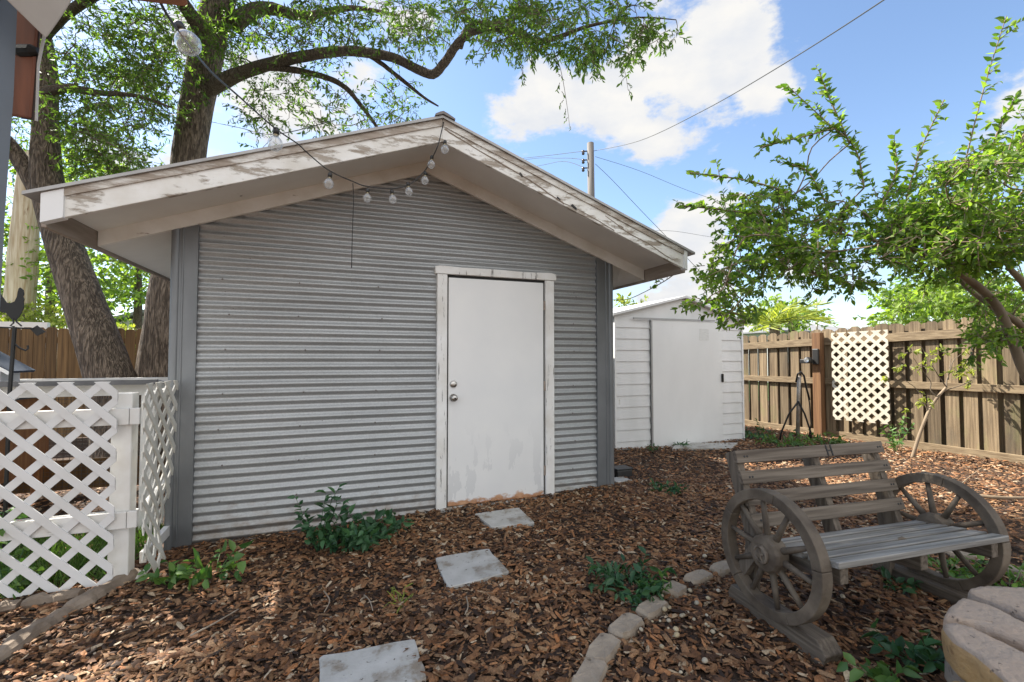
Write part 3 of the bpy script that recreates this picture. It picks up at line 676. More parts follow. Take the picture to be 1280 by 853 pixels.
MB().board((bc.x-.16, 4.61, 1.41), (bc.x+.125, 4.61, 1.215), (0, 1, 0), .30, .018).build('roof', M['bluepanel'], bh)
MB().board((bc.x-.16, 4.452, 1.402), (bc.x+.13, 4.452, 1.204), (1, 0, 1), .022, .010).build('roof_trim', M['white'], bh)
MB().box(bc.x-.06, bc.x-.02, 4.59, 4.63, -.05, .999).build('post', M['white'], bh)

# ------------------------------------------------------------------ wooden fences
F0 = Vector((7.405, 6.67, 0)); FD = Vector((.145, -.989, 0)).normalized(); FN = Vector((-FD.y*-1, FD.x*-1, 0)); FN = Vector((FD.y, -FD.x, 0)).normalized()
if FN.x > 0: FN = -FN
def fp(s, off=0, z=0): q_ = F0+FD*s+FN*off; return Vector((q_.x, q_.y, z))
def fs_of(px, off=0):     # distance along the fence at an image column
    d = ray(px, 446); d2 = Vector((d.x, d.y)); q0 = F0+FN*off
    # q0 + FD*s = t*d
    A = Matrix(((FD.x, -d.x), (FD.y, -d.y))); r_ = A.inverted() @ Vector((-q0.x, -q0.y)); return r_[0]
def ftop(s): return 1.745+.036*(s+.0)
wf = thing('picket_fence', 'weathered dog eared wooden fence along the right of the yard', 'fence', fp(2.5))
S0, S1 = -2.6, 5.6
mb = MB(); s = S0; k = 0
while s < S1:
    w = .142; zt = ftop(s)+.012*math.sin(k*2.7)+random.uniform(-.008, .008); c = .032
    ln = random.uniform(-.004, .004)
    mb.prism([fp(s, 0, .02), fp(s+w, 0, .02), fp(s+w+ln, 0, zt-c), fp(s+w-c+ln, 0, zt), fp(s+c+ln, 0, zt), fp(s+ln, 0, zt-c)], -FN*.018)
    s += .192+random.uniform(-.006, .006); k += 1
mb.build('pickets', M['picket'], wf)
mb = MB(); s = S0+.096
while s < S1:
    w = .142; zt = ftop(s)+random.uniform(-.03, .01)
    mb.prism([fp(s, -.075, .02), fp(s+w, -.075, .02), fp(s+w, -.075, zt-.03), fp(s+w-.03, -.075, zt), fp(s+.03, -.075, zt), fp(s, -.075, zt-.03)], -FN*.018)
    s += .192
mb.build('pickets', M['picket'], wf)
SP = fs_of(1029)
for a_, b_ in ((S0, SP-.12), (SP+.04, S1)):
    for z0, z1 in ((-.27, -.145), (-.93, -.83)):
        ta, tb = ftop(a_), ftop(b_)
        if z0 < -.5: ta, tb = 1.80, 1.80
        P8 = [fp(a_, .001, ta+z0), fp(b_, .001, tb+z0), fp(b_, .045, tb+z0), fp(a_, .045, ta+z0), fp(a_, .001, ta+z1), fp(b_, .001, tb+z1), fp(b_, .045, tb+z1), fp(a_, .045, ta+z1)]
        MB().hexa(P8).build('rail', M['rail'], wf, bevel=.003)
    P8 = [fp(a_, .001, -.05), fp(b_, .001, -.05), fp(b_, .04, -.05), fp(a_, .04, -.05), fp(a_, .001, .115), fp(b_, .001, .10), fp(b_, .04, .10), fp(a_, .04, .115)]
    MB().hexa(P8).build('kick_board', M['rail'], wf, bevel=.003)
for s in (S0+.05, S1-.1): MB().prism([fp(s, -.02, -.1), fp(s+.09, -.02, -.1), fp(s+.09, -.07, -.1), fp(s, -.07, -.1)], (0, 0, 1.8)).build('post', M['rail'], wf)
MB().prism([fp(SP-.085, .05, -.1), fp(SP+.045, .05, -.1), fp(SP+.045, .175, -.1), fp(SP-.085, .175, -.1)], (0, 0, 1.83)).build('post', M['redpost'], wf, bevel=.006, label='red brown square post standing proud of the pickets')
sa, sb = fs_of(1040, .14), fs_of(1111, .14)
lt = lattice(sb-sa, 1.40, lambda u, v, w: tuple(fp(sa+u, .14+w, .325+v+.02*(u-.5))), phase=(.05, .09), pitch=.158, sw=.045)
o = lt.build('garden_trellis', M['cream'], loc=fp(sa, .14, .3)); tag(o, 'cream lattice panel hung on the wooden fence beside its red brown post', 'trellis')
# flood light on the post
lp = fp(SP-.02, .18, 1.30)
fl = thing('flood_light', 'black outdoor flood light mounted on the brown fence post', 'light', lp)
MB().board(lp+Vector((0, 0, -.10)), lp+Vector((0, 0, .16)), FD, .10, .05).build('housing', M['blackpl'], fl, bevel=.012)
hd = lp+FN*.10+Vector((0, 0, -.03))-FD*.05
MB().lathe(hd, [(.05, 0), (.055, .05), (.045, .09)], FN, 16).build('lamp_head', M['blackpl'], fl, smooth=True)
MB().lathe(hd+FN*.091+FD*.0, [(.04, 0), (.036, .004)], FN, 16).build('lens', M['bulb'], fl, smooth=True)
mb = MB().board(lp+FN*.06-FD*.22+Vector((0, 0, -.05)), lp+FN*.05-FD*.02+Vector((0, 0, -.05)), (0, 0, 1), .07, .05); mb.build('arm', M['blackpl'], fl, bevel=.01)
# pipe stand with bent top
pb = gpt(998, 553)
def pp(px, py, dd=0): return at(px, py, pix(pb)[2]+dd)
ps = thing('pipe_stand', 'grey metal pipe stand with dark bent handle and splayed legs by the fence', 'stand', pb)
MB().tube([pp(997, 560), pp(998, 500), pp(999, 470)], .028, 10).build('pipe', M['pipe'], ps, smooth=True)
MB().tube([pp(995, 478, -.04), pp(997, 468, -.04), pp(1001, 465, -.04), pp(1005, 470, -.04), pp(1008, 485, -.04), pp(1012, 500, -.04)], .014, 8).build('handle', M['black'], ps, smooth=True)
for px, dd in ((976, .1), (1014, -.05)): MB().tube([pp(998, 502, -.04), pp((998+px)/2-1 if px < 998 else (998+px)/2, 518, dd/2), pp(px, 542, dd), pp(px-1, 552, dd)], .013, 8).build('leg', M['black'], ps, smooth=True)
MB().tube([pp(1008, 484, -.03), pp(1012, 505, .05), pp(1014, 530, .1), pp(1010, 552, .1)], .010, 6).build('hose', M['blackpl'], ps, smooth=True)

# left back fence
bf = thing('cedar_fence', 'brown cedar board fence behind the oak trunks on the left', 'fence', (-5, 9.6, 0))
mb = MB(); x = -14.0
while x < 1.0:
    w = .142; zt = 1.80+random.uniform(-.012, .012); y = 9.6+random.uniform(-.006, .006)
    mb.prism([(x, y, 0), (x+w, y, 0), (x+w, y, zt-.03), (x+w-.03, y, zt), (x+.03, y, zt), (x, y, zt-.03)], (0, .018, 0)); x += .150
mb.build('boards', M['cedar'], bf)
for z in (.3, 1.0, 1.55): MB().box(-14, 1, 9.65, 9.69, z, z+.09).build('rail', M['cedar'], bf)
# neighbour's white rail beyond it
vf = thing('vinyl_fence', 'white fence top showing above the brown cedar boards at far left', 'fence', (-8, 10.4, 0))
MB().box(-12, -4.9, 10.4, 10.43, 0, 1.78).build('panel', M['siding'], vf)
MB().box(-12, -4.9, 10.37, 10.46, 1.781, 1.93).build('top_rail', M['white'], vf)

# ------------------------------------------------------------------ wagon wheel bench
bench = thing('wagon_wheel_bench', 'weathered wooden garden bench with wagon wheels as its two arms', 'bench', (0, 0, 0))
wx = .0
def wheel(x, parent):
    R0, R1, cy, cz, th = .296, .246, .235, .368, .058
    w = MB(); n = 64
    for k in range(5):      # five felloes with hairline joints
        a0, a1 = 2*math.pi*k/5+.503, 2*math.pi*(k+1)/5+.497; m = 14
        vs, fs = [], []
        for i in range(m+1):
            a = a0+(a1-a0)*i/m; c_, s_ = math.cos(a), math.sin(a)
            vs += [(x-th/2, cy+R1*c_, cz+R1*s_), (x+th/2, cy+R1*c_, cz+R1*s_), (x+th/2, cy+R0*c_, cz+R0*s_), (x-th/2, cy+R0*c_, cz+R0*s_)]
            if i: fs += [(4*i-4+j, 4*i-4+(j+1) % 4, 4*i+(j+1) % 4, 4*i+j) for j in range(4)]
        fs += [(0, 1, 2, 3)[::-1], tuple(4*m+j for j in range(4))]
        w.add(vs, fs)
    root = w.build('wheel', M['rim'], parent, bevel=.004)
    for k in range(10):
        a = 2*math.pi*k/10+.16; c_, s_ = math.cos(a), math.sin(a)
        MB().tube([(x, cy+.055*c_, cz+.055*s_), (x, cy+.15*c_, cz+.15*s_), (x, cy+(R1+.004)*c_, cz+(R1+.004)*s_)], [.0165, .014, .011], 8).build('spoke', M['rim'], root, smooth=True)
    h = MB().lathe((x+.045, cy, cz), [(.06, 0), (.088, .02), (.088, .075), (.078, .088), (.05, .094)], (-1, 0, 0), 12).build('hub', M['rim'], root, bevel=.003)
    MB().lathe((x-.05, cy, cz), [(.042, 0), (.042, .010), (.034, .014), (.030, .009)], (-1, 0, 0), 20).build('hub_cap', M['benchz'], root, smooth=False)
    star = []
    for k in range(10):
        r_ = .027 if k % 2 == 0 else .011; a = math.pi/2+2*math.pi*k/10
        star.append((x-.061, cy+r_*math.cos(a), cz+r_*math.sin(a)))
    MB().prism(star, (-.006, 0, 0)).build('hub_star', M['benchz'], root)
    return root
BW = 1.085
wheel(-.02, bench); wheel(BW+.02, bench)
for x in (-.02, BW+.02):
    x += .05 if x < .5 else -.05
    MB().prism([(x-.05, -.02, -.02), (x-.05, .50, -.02), (x-.05, .52, .05), (x-.05, .50, .098), (x-.05, .0, .098), (x-.05, -.045, .05)], (.10, 0, 0)).build('skid', M['benchy'], bench, bevel=.006)
for k in range(5):
    y0 = -.085+k*.0825; z = .425-.012*k
    ex = .0 if k else .0
    MB().hexa([(.012, y0, z), (BW-.012, y0, z), (BW-.012, y0+.065, z-.011), (.012, y0+.065, z-.011), (.012, y0, z+.028), (BW-.012, y0, z+.028), (BW-.012, y0+.065, z+.017), (.012, y0+.065, z+.017)]).build('seat_slat', M['seatw'], bench, bevel=.004)
for x in (.05, BW/2-.02, BW-.09):
    MB().hexa([(x, -.06, .345), (x+.045, -.06, .345), (x+.045, .36, .29), (x, .36, .29), (x, -.06, .423), (x+.045, -.06, .423), (x+.045, .36, .360), (x, .36, .360)]).build('seat_bearer', M['benchy'], bench, bevel=.004)
b0, b1 = Vector((0, .330, .27)), Vector((0, .515, .80)); bd = (b1-b0).normalized()
for x in (.02, BW/2-.01, BW-.10): MB().board(b0+Vector((x, 0, 0)), b1+Vector((x, 0, -.01)), (0, 1, -.35), .075, .042).build('back_post', M['benchz'], bench, bevel=.004)
for k in range(4):
    c = b1-bd*(.036+k*.105); c = c+Vector((0, -.050, .010)); ext = .0
    o = MB().board(c+Vector((-.02, 0, 0)), c+Vector((BW-.065, 0, 0)), bd, .065, .026).build('back_slat', M['benchx'], bench, bevel=.004)
    for x in (.03, .048, BW-.11, BW-.092):
        MB().lathe(c+Vector((x, 0, .0))+Vector((0, -bd.z, bd.y))*.0125, [(.006, 0), (.005, .003)], Vector((0, -bd.z, bd.y)), 8).build('screw', M['dark'], o)
    if k == 0:
        xx = BW*.56; nv = Vector((0, -bd.z, bd.y))*.0145
        for dx in (-.016, .016): MB().board(c+nv+bd*.03+Vector((xx+dx, 0, 0)), c+nv-bd*.03+Vector((xx+dx, 0, 0)), (1, 0, 0), .008, .004).build('carved_mark', M['dark'], o)
        MB().board(c+nv+Vector((xx-.016, 0, 0)), c+nv+Vector((xx+.016, 0, 0)), bd, .008, .004).build('carved_mark', M['dark'], o)
MB().board((.0, .43, .20), (.0, .30, .40), (0, 1, 0), .06, .04).build('brace', M['benchz'], bench)
for x in (.055, BW-.08): MB().board((x, .44, .05), (x, .40, .50), (0, 1, 0), .075, .04).build('rear_leg', M['benchz'], bench, bevel=.004)
bench.location = (1.927, 1.437, gh(1.9, 1.5)-.005); bench.rotation_euler = (0, 0, R(-4.08)); 
lfp = on_ground(1119, 676, .44)
tag(MB().tube([lfp, lfp+Vector((.03, -.015, .012)), lfp+Vector((.05, -.03, .004))], [.008, .010, .004], 6).build('dead_leaf', M['twig'], loc=lfp), 'tiny dark curled leaf lying on the bench seat', 'leaf')

# ------------------------------------------------------------------ stepping stones, edging, logs, pebbles
names = ['furthest pale square stepping stone just below the white door', 'middle pale square stepping stone with mulch creeping over one corner', 'nearest grey square stepping stone cut off by the bottom of the photo']
for s, lb in zip(step_polys, names):
    P = [v.copy() for v in s]; c = sum(P, Vector())/4; pts = []
    for i in range(4):
        a_, b_ = P[i], P[(i+1) % 4]
        for t in (0.03, .25, .5, .75, .97):
            v = a_.lerp(b_, t); pts.append((v.x+random.uniform(-.005, .005), v.y+random.uniform(-.005, .005), v.z-.03))
    tag(MB().prism(pts, (0, 0, .055)).build('stepping_stone', M['concrete'], loc=c, bevel=.006), lb, 'stepping stone', 'square concrete stepping stones')
elabel = ['edging stone at the very bottom of the photo, nearest of the curved row', 'second edging stone from the bottom of the curved row, tapered and long', 'third edging stone from the bottom of the curved row', 'fourth edging stone from the bottom of the curved row, with a dark pit', 'short rounded edging stone beside the ferny weed', 'long edging stone between the rounded one and the left wagon wheel', 'edging stone touching the left side of the left wagon wheel', 'edging stone seen through the left wheel, behind its spokes', 'edging stone behind the left wheel under the seat slats', 'edging stone half hidden under the right end of the seat', 'edging stone seen through the lower spokes of the right wheel', 'edging stone at the right edge of the photo beyond the right wheel']
for i, ((pxy, L, W), p) in enumerate(zip(EDGE, edge_pts)):
    a_ = edge_pts[max(0, i-1)]; b_ = edge_pts[min(len(EDGE)-1, i+1)]; dr = Vector((b_.x-a_.x, b_.y-a_.y, 0)).normalized(); nn = Vector((-dr.y, dr.x, 0))
    L2 = L*1.04; pts = []
    for k in range(14):
        t = 2*math.pi*k/14; cx_, sy_ = math.cos(t), math.sin(t); e = .42
        u = L2/2*math.copysign(abs(cx_)**e, cx_)*random.uniform(.88, 1.04); v = W/2*math.copysign(abs(sy_)**e, sy_)*random.uniform(.85, 1.06)
        pts.append(p+dr*u+nn*v+Vector((0, 0, -.03)))
    n_ = len(pts); top = [q_+Vector((0, 0, .066+random.uniform(-.004, .003)))-(q_-p)*.10 for q_ in pts]; mid = [q_+Vector((0, 0, .052)) for q_ in pts]
    mb = MB(); mb.add(pts+mid+top+[p+Vector((0, 0, .0385))], [(k, (k+1) % n_, (k+1) % n_+n_, k+n_) for k in range(n_)]+[(k+n_, (k+1) % n_+n_, (k+1) % n_+2*n_, k+2*n_) for k in range(n_)]+[(k+2*n_, (k+1) % n_+2*n_, 3*n_) for k in range(n_)])
    tag(mb.build('edging_stone', M['edging'], loc=p, smooth=False), elabel[i], 'edging stone', 'edging stones in a curved row')
logs = [([(-12, 832), (40, 795), (88, 766)], .05, 'long split log edging running to the lower left corner of the photo'), ([(85, 768), (120, 748), (170, 720)], .062, 'shorter split log leading up to the corner post of the lattice'), ([(-5, 750), (28, 745), (60, 735)], .045, 'dark log at the foot of the lattice by the rose bush'), ([(60, 738), (100, 728), (145, 712)], .05, 'pale brown log at the foot of the lattice beside the corner post')]
for pl, r_, lb in logs:
    g_ = [gpt(*q_)+Vector((0, 0, .012)) for q_ in pl]; pts = []
    if 'foot of the lattice' in lb: g_ = [Vector((v.x, YL-.115, gh(v.x, YL-.1)+.02)) for v in g_]
    for i in range(len(g_)-1):
        for t in (0, .25, .5, .75): pts.append(g_[i].lerp(g_[i+1], t)+Vector((random.uniform(-.008, .008), random.uniform(-.008, .008), random.uniform(-.004, .006))))
    pts.append(g_[-1])
    rr = [r_*random.uniform(.85, 1.12) for _ in pts]; rr[0] *= .8; rr[-1] *= .75
    tag(MB().tube(pts, rr, 10, wob=.22, elong=.75).build('log_edging', M['log'], loc=g_[0]), lb, 'log', 'old logs edging the left bed')
mb = MB()
for k in range(46):
    px, py = (random.uniform(800, 910), random.uniform(735, 800)) if k < 26 else (random.uniform(860, 1060), random.uniform(700, 760))
    if k > 40: px, py = random.uniform(780, 900), random.uniform(780, 850)
    p = gpt(px, py); r_ = random.uniform(.006, .015)
    mb.lathe(p+Vector((0, 0, .030)), [(r_*.5, -r_*.6), (r_*.95, -r_*.2), (r_, .1*r_), (r_*.7, r_*.55), (r_*.2, r_*.72)], (random.uniform(-.4, .4), random.uniform(-.4, .4), 1), 7)
tag(mb.build('gravel', M['pebble'], smooth=True), 'scattered pale and yellow pebbles in the mulch below the bench', 'pebbles', kind='stuff')
# fire pit ring
from mathutils import noise as mnoise
def noise_v(p): return mnoise.noise_vector(p)
def block(name, foot, z0, z1, m_top, m_side, seed):
    # split-faced wall block: outline resampled, rough sides, worn top edge
    P = [Vector((p.x, p.y, 0)) for p in foot]; c = sum(P, Vector())/len(P); out = []
    per = sum((P[k]-P[k-1]).length for k in range(len(P))); st = per/64
    for k in range(len(P)):
        a_, b_ = P[k], P[(k+1) % len(P)]; m = max(1, round((b_-a_).length/st))
        out += [a_.lerp(b_, t/m) for t in range(m)]
    for _ in range(1): out = [(out[k-1]+out[k]*2+out[(k+1) % len(out)])/4 for k in range(len(out))]
    n = len(out); so_ = Vector((seed*3.7, seed*1.3, seed)); rows = []
    H_ = z1-z0
    for f_, ins in ((0, .010), (.06, .002), (.25, 0), (.45, 0), (.65, 0), (.82, .001), (.93, .005), (1.0, .013), (1.01, .03), (1.012, .06)):
        row = []
        for p in out:
            q = p+Vector((0, 0, z0+H_*min(f_, 1.0)+(.0035*(f_ > .99))))
            q = q+(c-p).normalized()*ins
            q = q+noise_v(q*10+so_)*.008*(1 if f_ < .9 else .55)+noise_v(q*42+so_)*.0035
            row.append(q)
        rows.append(row)
    mb = MB(); mb.v = [tuple(p) for r_ in rows for p in r_]
    for a_ in range(len(rows)-1):
        for k in range(n): mb.f.append((a_*n+k, a_*n+(k+1) % n, (a_+1)*n+(k+1) % n, (a_+1)*n+k))
    mb.v.append((c.x, c.y, z1+.004)); t_ = len(mb.v)-1
    for k in range(n): mb.f.append(((len(rows)-1)*n+k, (len(rows)-1)*n+(k+1) % n, t_))
    mb.f.append(tuple(range(n))[::-1])
    o = mb.build(name, m_top, loc=(c.x, c.y, z0), smooth=True); o.data.materials.append(m_side)
    for k, pl_ in enumerate(o.data.polygons):
        if k < 6*n: pl_.material_index = 1
    return o
ZT = .38
FEET = [[(1175, 779), (1190, 777), (1213, 783), (1267, 806), (1330, 838), (1372, 882), (1332, 902), (1275, 868), (1245, 840), (1216, 815), (1188, 797)],
        [(1177, 768), (1187, 755), (1203, 746), (1241, 758), (1284, 779), (1350, 818), (1338, 832), (1270, 800), (1214, 777), (1190, 772)],
        [(1206, 740), (1215, 735), (1238, 734), (1290, 738), (1364, 762), (1358, 812), (1287, 774), (1243, 753)]]
feet = [[on_ground(x, y, ZT) for x, y in f_] for f_ in FEET]
cen = [sum(f_, Vector())/len(f_) for f_ in feet]
def shift(f_, c_, d_, k_=1.0): return [c_+(p-c_)*k_+d_ for p in f_]
lower = [shift(feet[0], cen[0], (cen[1]-cen[0])*.5, .97), shift(feet[1], cen[1], (cen[2]-cen[1])*.5, .97), shift(feet[0], cen[0], (cen[0]-cen[1])*.55, .97)]
tops = [('pit1', 'pit0', 'ochre faced wall block, front of the top course of the fire pit'), ('pit1', 'pit1', 'pinkish grey wall block in the middle of the top course of the fire pit'), ('pit1', 'pit2', 'grey wall block at the back of the top course, nearest the right wheel')]
for k, (f_, (ma, mb_, lb)) in enumerate(zip(feet, tops)):
    tag(block('wall_block', f_, .262, ZT+(-.004, 0, .006)[k], M[ma], M[mb_], k+1), lb, 'stone block', 'stone blocks of the fire pit')
lows = [('pit2', 'pit2', 'dark wall block of the second course under the top blocks, facing the bench'), ('pit1', 'pit1', 'wall block of the second course at the back, beside the right wheel'), ('pit0', 'pit0', 'tan wall block of the second course under the ochre faced one')]
for k, (f_, (ma, mb_, lb)) in enumerate(zip(lower, lows)):
    tag(block('wall_block', f_, .132, .256, M[ma], M[mb_], k+5), lb, 'stone block', 'stone blocks of the fire pit')
for k, (f_, lb) in enumerate(zip(feet, ['lowest wall block at the front of the fire pit, on the mulch', 'lowest wall block in the middle of the fire pit, on the mulch', 'lowest wall block at the back of the fire pit, on the mulch'])):
    tag(block('wall_block', shift(f_, cen[k], Vector(), .97), -.03, .126, M['pit1'], M['pit2'], k+9), lb, 'stone block', 'stone blocks of the fire pit')

# ------------------------------------------------------------------ foliage tools
def rv3(s=1): return Vector((random.gauss(0, s), random.gauss(0, s), random.gauss(0, s)))
class Crown:
    def __init__(s): s.P = []; s.D = []; s.L = []; s.W = []; s.tw = MB()
    def twig(s, a, d, length, nl, ll, lw, droop=.15, r=.004, updir=0):
        d = d.normalized(); p = Vector(a); pts = [p.copy()]; st = 4
        for i in range(st):
            d = (d+rv3(.13)+Vector((0, 0, -droop*.4+updir))).normalized(); p = p+d*(length/st); pts.append(p.copy())
        s.tw.tube(pts, [r, r*.85, r*.7, r*.5, r*.3], 3, cap=False)
        for k in range(nl):
            t = (k+random.random())/nl; t = .15+.85*t; i = min(int(t*st), st-1); q_ = pts[i].lerp(pts[i+1], t*st-i)
            dd = (pts[i+1]-pts[i]).normalized(); side = dd.cross(rv3()).normalized()
            s.P.append(q_); s.D.append((dd*.6+side*.8+Vector((0, 0, -droop))).normalized()); zz = random.uniform(.5, 1.25); s.L.append(ll*zz); s.W.append(lw*zz*random.uniform(.8, 1.2))
        return pts
    def cluster(s, c, rad, nt, nl, ll, lw, droop=.15, base=None, length=None):
        for k in range(nt):
            d = rv3(); d.z *= .7; d.z += .1
            s.twig(Vector(c)+d.normalized()*rad*random.uniform(0, .35), d, (length or rad)*random.uniform(.7, 1.2), nl, ll, lw, droop)
    def branch(s, a, b, r0, r1=.004, sag=.06):
        a, b = Vector(a), Vector(b); L = (b-a).length; m1 = a.lerp(b, .35)+rv3(L*sag); m2 = a.lerp(b, .7)+rv3(L*sag)
        ln = smooth_line([(a, r0), (m1, r0*.7), (m2, r0*.45+r1*.3), (b, r1)], 3)
        s.tw.tube([q_ for q_, _ in ln], [r_ for _, r_ in ln], 5, cap=False); return [q_ for q_, _ in ln[3::3]]
    def build(s, parent, leafmat, twigmat, ln='foliage', bn='twigs', flat=0.0):
        if not s.P: return
        P = np.array([tuple(p) for p in s.P]); D = np.array([tuple(p) for p in s.D])
        V, F = leaves(P, D, np.array(s.L), np.array(s.W), flat=flat)
        npmesh(ln, V, F, leafmat, parent)
        if s.tw.v: s.tw.build(bn, twigmat, parent, smooth=True)
def limb(parent, name, pts, mat, n=10, wob=.10, sub=4):
    ln = smooth_line(pts, sub)
    MB().tube([p for p, _ in ln], [r_ for _, r_ in ln], n, wob=wob).build(name, mat, parent, smooth=True)
    return ln
def inpoly(x, y, poly):
    c = False; j = len(poly)-1
    for i in range(len(poly)):
        if (poly[i][1] > y) != (poly[j][1] > y) and x < (poly[j][0]-poly[i][0])*(y-poly[i][1])/(poly[j][1]-poly[i][1])+poly[i][0]: c = not c
        j = i
    return c

def PXL(lst): return [(at(px, py, d), r_) for px, py, d, r_ in lst]
# ------------------------------------------------------------------ oak on the right (upright, long limb over the shed)
oB = thing('oak_tree', 'upright oak behind the shed with a long limb over its roof', 'tree', at(200, 560, 7.0))
tr = limb(oB, 'trunk', [(Vector((at(196, 560, 7.0).x, at(196, 560, 7.0).y, -.15)), .46)]+PXL([(201, 474, 7.0, .32), (215, 340, 7.0, .25), (232, 230, 7.0, .225), (241, 160, 7.0, .22), (254, 90, 7.0, .225), (264, 40, 7.0, .215), (278, -30, 7.0, .22), (268, -140, 7.1, .2), (250, -330, 7.3, .11)]), M['bark'], 18, .05)
main = limb(oB, 'limb', [(p_, r_*.88) for p_, r_ in PXL([(258, 112, 6.95, .14), (275, 104, 6.8, .125), (300, 92, 6.7, .105), (345, 78, 6.5, .09), (395, 68, 6.3, .078), (440, 64, 6.15, .072), (490, 72, 6.0, .066), (520, 86, 5.9, .064), (541, 93, 5.85, .064), (556, 78, 5.8, .062), (572, 55, 5.75, .060), (590, 40, 5.7, .052), (620, 36, 5.6, .044), (650, 42, 5.5, .040), (675, 52, 5.45, .036), (705, 44, 5.4, .028), (735, 33, 5.3, .022), (770, 26, 5.2, .015), (805, 22, 5.1, .010), (845, 25, 5.0, .005)])], M['limb'], 12, .11)
l2 = limb(oB, 'limb', PXL([(575, 60, 5.75, .038), (582, 38, 5.72, .034), (596, 29, 5.68, .030), (622, 30, 5.6, .020), (650, 22, 5.5, .014), (700, 10, 5.4, .008)]), M['limb'], 9, .15)
l3 = limb(oB, 'limb', PXL([(330, 84, 6.55, .05), (370, 88, 6.5, .044), (410, 98, 6.5, .040), (432, 110, 6.5, .036), (448, 128, 6.5, .030), (465, 150, 6.5, .024), (480, 172, 6.5, .014)]), M['limb'], 8, .15)
l4 = limb(oB, 'limb', PXL([(460, 68, 6.1, .036), (480, 82, 6.1, .03), (505, 102, 6.1, .026), (530, 122, 6.1, .018), (548, 133, 6.1, .010)]), M['limb'], 7, .15)
l5 = limb(oB, 'limb', PXL([(280, -20, 7.0, .16), (320, -30, 6.8, .12), (380, -60, 6.4, .10), (450, -60, 6.0, .07), (540, -40, 5.6, .04), (640, -30, 5.2, .015)]), M['limb'], 9, .15)
l6 = limb(oB, 'limb', PXL([(262, 60, 7.0, .14), (240, 20, 6.6, .10), (200, -30, 6.2, .08), (150, -70, 5.8, .05), (90, -120, 5.5, .02)]), M['limb'], 9, .15)
l7 = limb(oB, 'limb', PXL([(290, 30, 7.0, .15), (330, 10, 7.2, .10), (380, 20, 7.3, .07), (440, 10, 7.4, .04), (500, 20, 7.4, .015)]), M['limb'], 9, .15)
cb = Crown(); sk = [p for l_ in (main, l2, l3, l4, l5, l6, l7) for p, r_ in l_]+[p for p, r_ in tr[-16:]]
def fill(cr_, skel, poly, n, d0, d1, rad=.28, nt=5, nl=9, ll=.070, lw=.026, droop=.25, br=.008, maxd=1e9):
    x0, x1 = min(p[0] for p in poly), max(p[0] for p in poly); y0, y1 = min(p[1] for p in poly), max(p[1] for p in poly); k = 0
    # clumped sampling: parents scattered over the region, clusters near them
    par = []
    while len(par) < max(4, n//6):
        x, y = random.uniform(x0, x1), random.uniform(y0, y1)
        if inpoly(x, y, poly): par.append((x, y, random.uniform(d0, d1)))
    cand = []
    while k < n:
        a = random.choice(par); s_ = min(28, .3*(x1-x0), .4*(y1-y0))
        x, y, d = a[0]+random.gauss(0, s_), a[1]+random.gauss(0, s_*.8), a[2]+random.gauss(0, .25)
        if not inpoly(x, y, poly): k += .25; continue
        k += 1; cand.append(at(x, y, d))
    near_ = lambda c: min(skel, key=lambda q_: (q_-c).length_squared)
    cand.sort(key=lambda c: (near_(c)-c).length_squared)
    for c in cand:
        best = near_(c)
        if (best-c).length > maxd: continue
        skel.extend(cr_.branch(best, c, min(br, .003+.012*(best-c).length)))
        cr_.cluster(c, rad, nt, nl, ll, lw, droop)
fill(cb, sk, [(200, -260), (430, -300), (560, -160), (560, -10), (210, 0)], 190, 5.4, 8.0)
fill(cb, sk, [(200, 0), (330, 0), (330, 60), (300, 90), (255, 110), (215, 90)], 80, 6.3, 7.6)
fill(cb, sk, [(320, 0), (545, 0), (560, 35), (520, 70), (440, 58), (330, 70)], 95, 5.8, 7.2, nl=8)
fill(cb, sk, [(300, 95), (430, 80), (520, 105), (500, 140), (400, 170), (320, 190), (290, 150)], 54, 5.9, 6.9, nl=8)
fill(cb, sk, [(420, 140), (515, 130), (505, 165), (440, 180)], 16, 6.2, 6.7, nl=7)
fill(cb, sk, [(545, 0), (840, 0), (850, 45), (790, 55), (700, 62), (610, 68), (560, 30)], 84, 4.9, 5.8, rad=.22, nl=9)
fill(cb, sk, [(600, 45), (760, 50), (770, 85), (700, 75), (620, 75)], 22, 5.0, 5.6, rad=.18, nl=9, droop=.5)
fill(cb, sk, [(770, 20), (848, 15), (855, 45), (800, 75), (785, 95)], 20, 4.9, 5.2, rad=.16, nl=8, droop=.5)
fill(cb, sk, [(545, -120), (800, -80), (840, 0), (560, 0)], 60, 4.9, 5.8, rad=.24)
for (a_, b_) in (((690, 60, 5.3), (712, 158, 5.3)), ((770, 40, 5.1), (785, 112, 5.1)), ((640, 55, 5.4), (655, 95, 5.4)), ((740, 50, 5.2), (748, 92, 5.2))):
    cb.branch(at(*a_), at(*b_), .005, .002, .03)
    for t in [i/9 for i in range(10)]:
        c = at(*a_).lerp(at(*b_), t); cb.twig(c, Vector((random.gauss(0, 1), random.gauss(0, 1), -1)), .10, 4, .055, .02, .6)
fill(cb, sk, [(200, -100), (460, -80), (480, -240), (200, -260)], 90, 3.2, 4.3, rad=.36, nt=6, ll=.11, lw=.05)  # unseen big-leaved clusters above the frame, added to shade bench and fire pit
fill(cb, sk, [(-200, -95), (250, -85), (440, -80), (430, -240), (150, -360), (-250, -360)], 170, 3.8, 5.4, rad=.38, nt=6, ll=.11, lw=.05)  # more unseen clusters overhead, added to keep the foreground in shade
cb.build(oB, M['oakleaf'], M['twig'])

